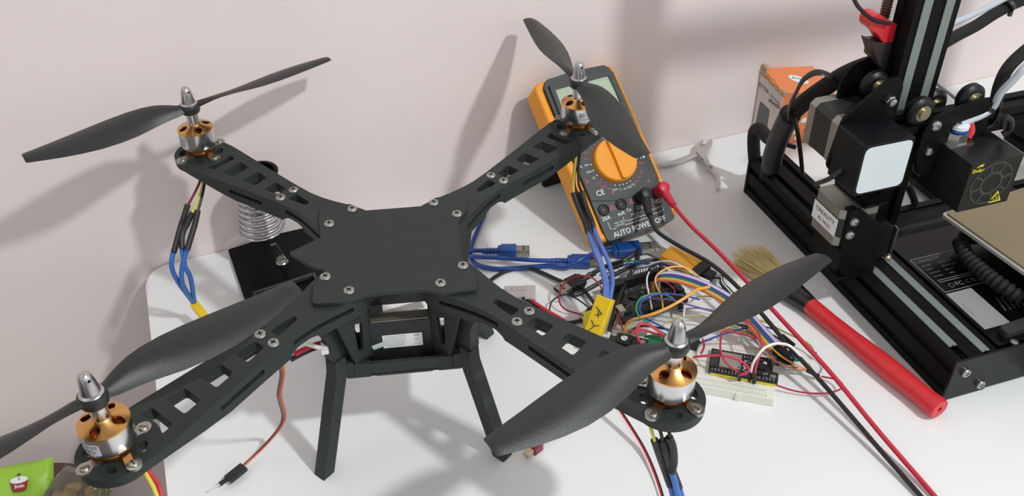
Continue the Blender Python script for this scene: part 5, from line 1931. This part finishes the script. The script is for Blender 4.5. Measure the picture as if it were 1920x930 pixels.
for i, (dx, dy, m_) in enumerate(((0, 0, M_BLACKW), (1.6, -1.2, M_WHITEW), (3.2, -2.0, M_BLACKW), (-1.6, 1.2, M_BLACKW))):
    st_ = qb + qd * 17 + qn * (dx - 0.6)
    b = MB()
    b.tube([PSI @ p_ for p_ in (st_, st_ + qd * 8 + V((0, 0, 3)), at(1352 + dx, 530 + dy, 9), at(1366 + dx * 2, 548 + dy, 8), at(1385 + dx * 2, 570 + dy, 6), at(1420, 602 + dx * 2, 6), at(1450, 632 + dx, 6))], 0.75, n=8)
    b.obj('socket_wire', m_, PS)

# --- half-size breadboard with a wireless module
q0, q1 = at(1327.5, 740, 0), at(1449, 763, 0)
ba = math.atan2((q1 - q0).y, (q1 - q0).x)
BX, BY = 86.0, 57.0
o_ = q1 - V((math.cos(ba), math.sin(ba), 0)) * BX
BB = thing('breadboard', 'white half-size breadboard carrying a black wireless module', 'breadboard', tuple(o_), (0, 0, ba))
M_BB = mat('off_white_plastic', (226, 226, 214), 0.5, var=0.02, scale=40)
M_BBH = mat('hole_shadow_grey', (172, 174, 166), 0.8)
b = MB()
b.prism([(0, 0), (BX - 30, 0), (BX - 30, -1.2), (BX - 26, -1.2), (BX - 26, 0), (BX, 0), (BX, BY), (0, BY)], 0.1, 8.5)
bb = b.obj('board_body', M_BB, BB, bevel=0.5, seg=2)
b = MB()
for i in range(30):
    x = 5 + i * 2.54
    for y in [3.6, 6.1] + [14 + k * 2.54 for k in range(5)] + [33 + k * 2.54 for k in range(5)] + [50.6, 53.1]:
        b.box((x, y, 8.53), (0.95, 0.95, 0.06))
b.obj('contact_holes', M_BBH, bb)
b = MB()
for y, c_ in ((1.8, 0), (8.2, 0), (48.6, 0), (55, 0)):
    b.box((BX / 2, y, 8.54), (BX - 12, 0.35, 0.05))
b.obj('rail_line', mat('faded_blue_print', (120, 140, 150), 0.7), bb)
b = MB(); b.box((BX / 2, BY / 2, 8.5), (BX - 4, 2.6, 0.12)); b.obj('centre_groove', mat('groove_shade', (190, 190, 180), 0.8), bb)
# module
ed = ba
eo = at(1327.5, 695, 12.8)
EM = thing('wireless_module', 'black wireless controller module with silver shield plugged into the breadboard', 'circuit board', (eo.x, eo.y, 8.6), (0, 0, ed))
EX, EY, EZ = 55.0, 27.5, 2.6
b = MB(); b.prism(rounded([(0, 0), (EX, 0), (EX, EY), (0, EY)], 1.0, 2), EZ, EZ + 1.6)
eb_ = b.obj('board', M_PCB, EM)
for y in (1.3, EY - 1.3):
    b = MB(); b.box((EX / 2, y, EZ - 1.3), (EX - 4, 2.5, 2.5)); 
    hd = b.obj('pin_strip', mat('yellow_header_plastic', (232, 206, 40), 0.45), EM, label='yellow pin strip')
    b = MB()
    for i in range(19):
        b.box((3 + i * 2.7, y, EZ - 0.4), (0.64, 0.64, 4.0))
        b.box((3 + i * 2.7, y, EZ + 2.0), (0.8, 0.8, 1.0))
    b.obj('pins', M_SILV, hd)
b = MB(); b.box((16.5, EY / 2, EZ + 3.0), (17.5, 17.5, 3.0))
shd = b.obj('shield', M_SILV, EM, bevel=0.5)
b = MB(); b.ball((23.5, 7.2, EZ + 4.5), 0.7, (1, 1, 0.3), 8); b.obj('shield_dot', M_DARK, shd)
b = MB(); b.box((4, EY / 2, EZ + 2.0), (6.4, 17.5, 0.9)); b.obj('antenna_board', mat('antenna_grey_black', (44, 44, 42), 0.5), EM)
b = MB()
for x, y, w, h_, z in ((41, 15.5, 6.5, 6.5, 1.2), (40.5, 6.5, 5, 4, 1.4), (33, 12, 3, 2, 1.0), (46.5, 21, 2.2, 4, 1.0)):
    b.box((x, y, EZ + 1.6 + z / 2), (w, h_, z))
b.obj('chips', M_HDR, eb_)
b = MB()
b.box((EX - 2.2, EY / 2, EZ + 2.9), (5.6, 7.6, 2.6))
b.obj('micro_usb_socket', M_SILV, EM, bevel=0.4)
b = MB()
for y in (6, EY - 6):
    b.box((EX - 4, y, EZ + 2.3), (4.4, 3, 1.4))
b.obj('push_button', M_SILV, EM)
b = MB()
for i in range(19):
    for y, r_ in ((3.6, 0), (EY - 3.6, 0)):
        b.text(ru.choice(('D2', 'D4', 'G', 'V5', '3V3', 'EN', 'TX', 'RX')), T(3 + i * 2.7, y, EZ + 1.62) @ RZ(PI / 2), 1.5, depth=0.05)
for i in range(7):
    b.text(ru.choice(('R1', 'C2', 'BOOT', 'EN')), T(29 + (i % 2) * 4, 7 + i * 2.1, EZ + 1.62), 1.5, depth=0.05)
for i in range(6):
    b.box((27.5 + i % 2, 8 + i * 2, EZ + 2.0), (1.6, 0.8, 0.7))
b.box((44, 20.5, EZ + 1.7), (3, 3, 0.1)); b.text('LLA', T(45, 8.5, EZ + 1.62) @ RZ(0.2), 2.4, depth=0.05)
b.obj('board_lettering', M_SILK, eb_)
for px, py, m_ in ((1386, 702, 0), (1405, 704, 0), (1414, 708, 0)):
    pass

jumper('crimson jumper wire making a hairpin on the breadboard beside the motor', [(1300, 670, 18), (1325, 667, 26), (1355, 667, 30), (1385, 675, 30), (1402, 688, 27), (1402, 698, 24), (1390, 702, 22), (1386, 702, 20)], M_PINK, 1.0, [((1386, 700, 21), (1387, 712, 9))])
jumper('crimson jumper wire rising from the silver shield and looping back', [(1386, 698, 22), (1372, 690, 24), (1358, 676, 28), (1351, 655, 34), (1352, 632, 38), (1356, 621, 36), (1380, 624, 30), (1410, 631, 24), (1446, 640, 18), (1470, 650, 14)], mat('dark_crimson_wire', (170, 38, 66), 0.42), 0.8)
jumper('white jumper wire arching from the wireless module to the right', [(1408, 698, 20), (1411, 684, 28), (1420, 668, 36), (1434, 652, 42), (1456, 644, 42), (1480, 648, 36), (1498, 664, 26), (1514, 682, 14), (1524, 688, 6)], M_WHITEW, 1.1, [((1407, 696, 21), (1405, 714, 9))])
jumper('crimson jumper wire standing up beside the white one on the module', [(1415, 702, 20), (1419, 682, 28), (1427, 660, 36), (1428, 640, 40), (1420, 622, 38), (1404, 604, 34), (1388, 594, 28)], M_PINK, 0.9, [((1415, 700, 21), (1414, 718, 9))])
jumper('long crimson wire looping out over the table right of the breadboard', [(1405, 706, 14), (1424, 709, 12), (1450, 720, 8), (1490, 733, 5), (1530, 738, 5), (1562, 735, 6), (1580, 726, 8), (1576, 716, 8), (1562, 710, 6), (1540, 706, 4)], mat('dark_crimson_wire', (170, 38, 66), 0.42), 0.75)
jumper('blue jumper wire crossing below the propeller to the breadboard', [(1300, 648, 10), (1330, 636, 14), (1364, 624, 18), (1400, 615, 20), (1430, 613, 20), (1452, 618, 16), (1470, 632, 12)], M_BLU, 0.8, [((1466, 628, 13), (1490, 648, 10))])
jumper('black jumper wire crossing above the blue one below the propeller', [(1372, 606, 16), (1400, 612, 18), (1436, 622, 16), (1462, 636, 12), (1478, 648, 8)], M_BLACKW, 0.8, [((1474, 645, 9), (1496, 668, 7))])
jumper('brown jumper wire running beneath the propeller blade', [(1290, 624, 6), (1330, 612, 10), (1370, 606, 16), (1402, 620, 20), (1424, 648, 20), (1446, 672, 18), (1476, 688, 14), (1496, 690, 10)], M_BRN, 0.8)
jumper('grey jumper wire beside the brown one under the breadboard bundle', [(1396, 598, 18), (1410, 622, 22), (1426, 650, 22), (1442, 670, 18), (1468, 684, 14), (1490, 688, 10)], M_GRYW, 0.8)
jumper('orange jumper wire ending in a white pin beside the black lead', [(1360, 622, 12), (1400, 628, 16), (1428, 652, 18), (1452, 676, 16), (1480, 688, 12), (1512, 694, 8)], mat('salmon_wire', (222, 150, 112), 0.45), 0.8, [((1512, 694, 8), (1536, 706, 5))])
jumper('yellow jumper wire in the bundle right of the wireless module', [(1352, 616, 10), (1396, 622, 14), (1432, 640, 16), (1462, 666, 14), (1488, 682, 12), (1512, 692, 10)], M_ORN, 0.8)
jumper('olive jumper wire bending round beyond the red test lead', [(1416, 598, 8), (1440, 606, 10), (1470, 622, 12), (1500, 636, 12), (1520, 648, 10), (1528, 664, 6)], mat('olive_wire', (168, 164, 84), 0.45), 0.8, [((1527, 660, 7), (1530, 670, 4))])
jumper('grey thin wire curling on the table beyond the test leads', [(1528, 668, 4), (1538, 676, 3), (1542, 690, 2), (1534, 704, 1.5)], M_GRYW, 0.5)
jumper('cream jumper wire in the bundle under the propeller tip', [(1360, 598, 8), (1392, 602, 10), (1424, 600, 12), (1448, 612, 10), (1470, 634, 8)], M_CRM, 0.8)
jumper('purple jumper wire descending to the black plugs right of the breadboard', [(1404, 600, 14), (1420, 608, 14), (1438, 622, 13), (1452, 640, 12), (1464, 652, 10)], M_PUR, 0.8, [((1462, 650, 11), (1484, 668, 9))])
jumper('brown jumper wire beneath the white arch', [(1400, 626, 8), (1424, 646, 12), (1440, 662, 12), (1462, 678, 10), (1486, 684, 8)], M_BRN, 0.8)
for i, (a_, c_, m_, n_) in enumerate((((1446, 646, 12), (1476, 652, 12), M_HDR, 'uppermost'), ((1452, 656, 13), (1482, 668, 13), M_HDR, 'middle'), ((1460, 668, 10), (1484, 682, 10), M_HDR, 'lowest'))):
    o = slab(at(*a_), at(*c_), 9, 3, name='jumper_plug', m=m_, bevel=0.3)
    tag(o, n_ + ' of the black jumper plugs bundled right of the breadboard', 'plug', 'black jumper plugs')
    recentre(o)
for q, m_, n_ in (((1487, 664, 11), M_BLU, 'blue'), ((1493, 671, 10), M_GRN, 'green')):
    c_ = at(*q)
    b = MB(); b.lathe([(2.0, -3), (2.8, -2), (2.8, 2), (2.0, 3)], 16, Matrix.Translation(c_) @ RX(1.2))
    o = b.obj('plug_collar', m_); tag(o, n_ + ' wire loop on the plugs right of the breadboard', 'wire'); recentre(o)

# --- sensor board, green board, yellow knob
SB0 = at(1148, 616, 14)
sa = math.atan2((at(1209, 630, 14) - SB0).y, (at(1209, 630, 14) - SB0).x)
SB = thing('sensor_board', 'small black sensor board with a square chip just above the propeller', 'circuit board', (SB0.x, SB0.y, 0), (0, 0, sa))
b = MB(); b.prism([(0, -30), (32, -30), (32, 0), (0, 0)], 10, 11.6); sbo = b.obj('board', M_PCB, SB)
b = MB(); b.box((16, -0.6, 11.9), (32, 0.8, 0.8)); b.box((16, -15, 5), (26, 24, 9.8)); b.obj('board_base', mat('beige_plastic', (196, 190, 176), 0.6), SB)
b = MB(); b.box((13, -9.5, 13.4), (12, 12, 3.6)); ch = b.obj('square_chip', M_HDR, sbo, bevel=0.4)
b = MB(); b.lathe([(2.8, 15.2), (2.8, 15.6), (1.0, 15.6), (0.9, 15.3)], 20, T(13, -9.5, 0)); b.obj('chip_dot', M_WHITE, ch)
b = MB()
for i in range(14):
    b.box((ru.uniform(2, 30), ru.uniform(-26, -2), 12.2), (ru.choice((1.2, 2.2)), 1.1, 1.1))
for x, y in ((3, -4), (28, -5)):
    b.lathe([(2.4, 11.6), (2.4, 12.0), (1.4, 12.0)], 16, T(x, y, 0))
b.obj('small_components', M_SILV, sbo)
GB = slab(at(1212, 640, 8), at(1240, 634, 8), 12, 2, name='green_board', m=mat('green_circuit_board', (20, 122, 72), 0.4), bevel=0.2)
tag(GB, 'small green circuit board just behind the front-right motor', 'circuit board'); recentre(GB)
GS = slab(at(1150, 606, 2.5), at(1215, 618, 2.5), 14, 4, name='terminal_strip', m=mat('beige_plastic', (196, 190, 176), 0.6), bevel=0.4)
tag(GS, 'beige plastic strip behind the sensor board', 'connector strip'); recentre(GS)
kb = at(1108, 612, 0)
b = MB(); b.lathe([(7, 0.2), (7, 12), (6.4, 13.2), (0.2, 13.4)], 32, Matrix.Translation(V((kb.x, kb.y, 0))))
o = b.obj('yellow_knob', mat('bright_yellow_cap', (226, 222, 30), 0.4)); tag(o, 'round bright yellow cap beside the yellow speed controller', 'cap'); recentre(o)
o = slab(at(1094, 604, 3), at(1124, 596, 3), 22, 5, name='cream_block', m=mat('cream_plastic', (214, 208, 192), 0.5), bevel=0.5)
tag(o, 'cream plastic block behind the round yellow cap', 'block'); recentre(o)
jumper('crimson wire looping up from the sensor board', [(1204, 646, 14), (1196, 634, 22), (1193, 620, 30), (1200, 608, 34), (1214, 608, 32), (1230, 618, 24), (1246, 630, 16)], M_PINK, 1.2)
jumper('crimson wire lying low across the sensor board', [(1182, 622, 15), (1200, 618, 17), (1224, 624, 16), (1250, 634, 14)], M_PINK, 1.0)
jumper('dark red wire twisted beside the yellow speed controller', [(1154, 612, 12), (1158, 598, 16), (1162, 580, 16), (1158, 566, 12)], M_DREDW, 0.8)
jumper('dark red wire bent towards the sensor board corner', [(1168, 618, 12), (1162, 600, 16), (1156, 588, 14)], M_DREDW, 0.8)
jumper('black wire pair lying from the sensor board to the motor nut', [(1180, 624, 14), (1196, 613, 18), (1220, 612, 18), (1258, 619, 14)], M_BLACKW, 1.0)
jumper('dark red wire end by the propeller hub behind the motor', [(1290, 632, 8), (1306, 622, 12), (1318, 616, 12), (1330, 612, 10)], M_DREDW, 1.0)
jumper('crimson wire end curving down beside the small black plug', [(1318, 636, 16), (1320, 650, 18), (1314, 664, 14)], M_PINK, 0.9)
o = slab(at(1300, 652, 12), at(1306, 640, 12), 6, 6, name='small_plug', m=M_HDR, bevel=0.4)
tag(o, 'small black plug on the breadboard behind the front-right motor', 'plug'); recentre(o)

# --- three-strand servo lead at the front, red plug by the front-right leg
SL = thing('servo_lead', 'red, black and white three-strand lead running off the front table edge', 'cable', tuple(at(1200, 840, 0)))
SLI = Matrix.Translation(-at(1200, 840, 0))
for i, (m_, n_) in enumerate(((M_WHITEW, 'white'), (mat('red_strand', (190, 44, 60), 0.42), 'red'), (M_BLACKW, 'black'))):
    b = MB()
    b.tube([SLI @ (at(*p_) + V((1.25 * (i - 1), 0.4 * (i - 1), 0))) for p_ in ((1120, 700, 30), (1140, 735, 24), (1158, 765, 18), (1182, 802, 11), (1205, 840, 5), (1224, 882, 2.2), (1240, 930, 1.2), (1250, 980, 1.2))], 0.72, n=8)
    b.obj('strand', m_, SL, label=n_ + ' strand')
DP = thing('plug', 'small dark red plug with a brass contact beside the front-right leg', 'plug', tuple(at(997, 846, 0)))
DPI = Matrix.Translation(-at(997, 846, 0))
slab(DPI @ at(1013, 833, 4), DPI @ at(998, 845, 4), 7, 7, name='housing', m=mat('dark_red_nylon', (128, 38, 58), 0.4), par=DP, bevel=0.6)
slab(DPI @ at(998, 843, 4.4), DPI @ at(986, 855, 4), 5, 3.4, name='contact', m=mat('pale_brass', (200, 184, 150), 0.35, 0.8), par=DP, bevel=0.3)
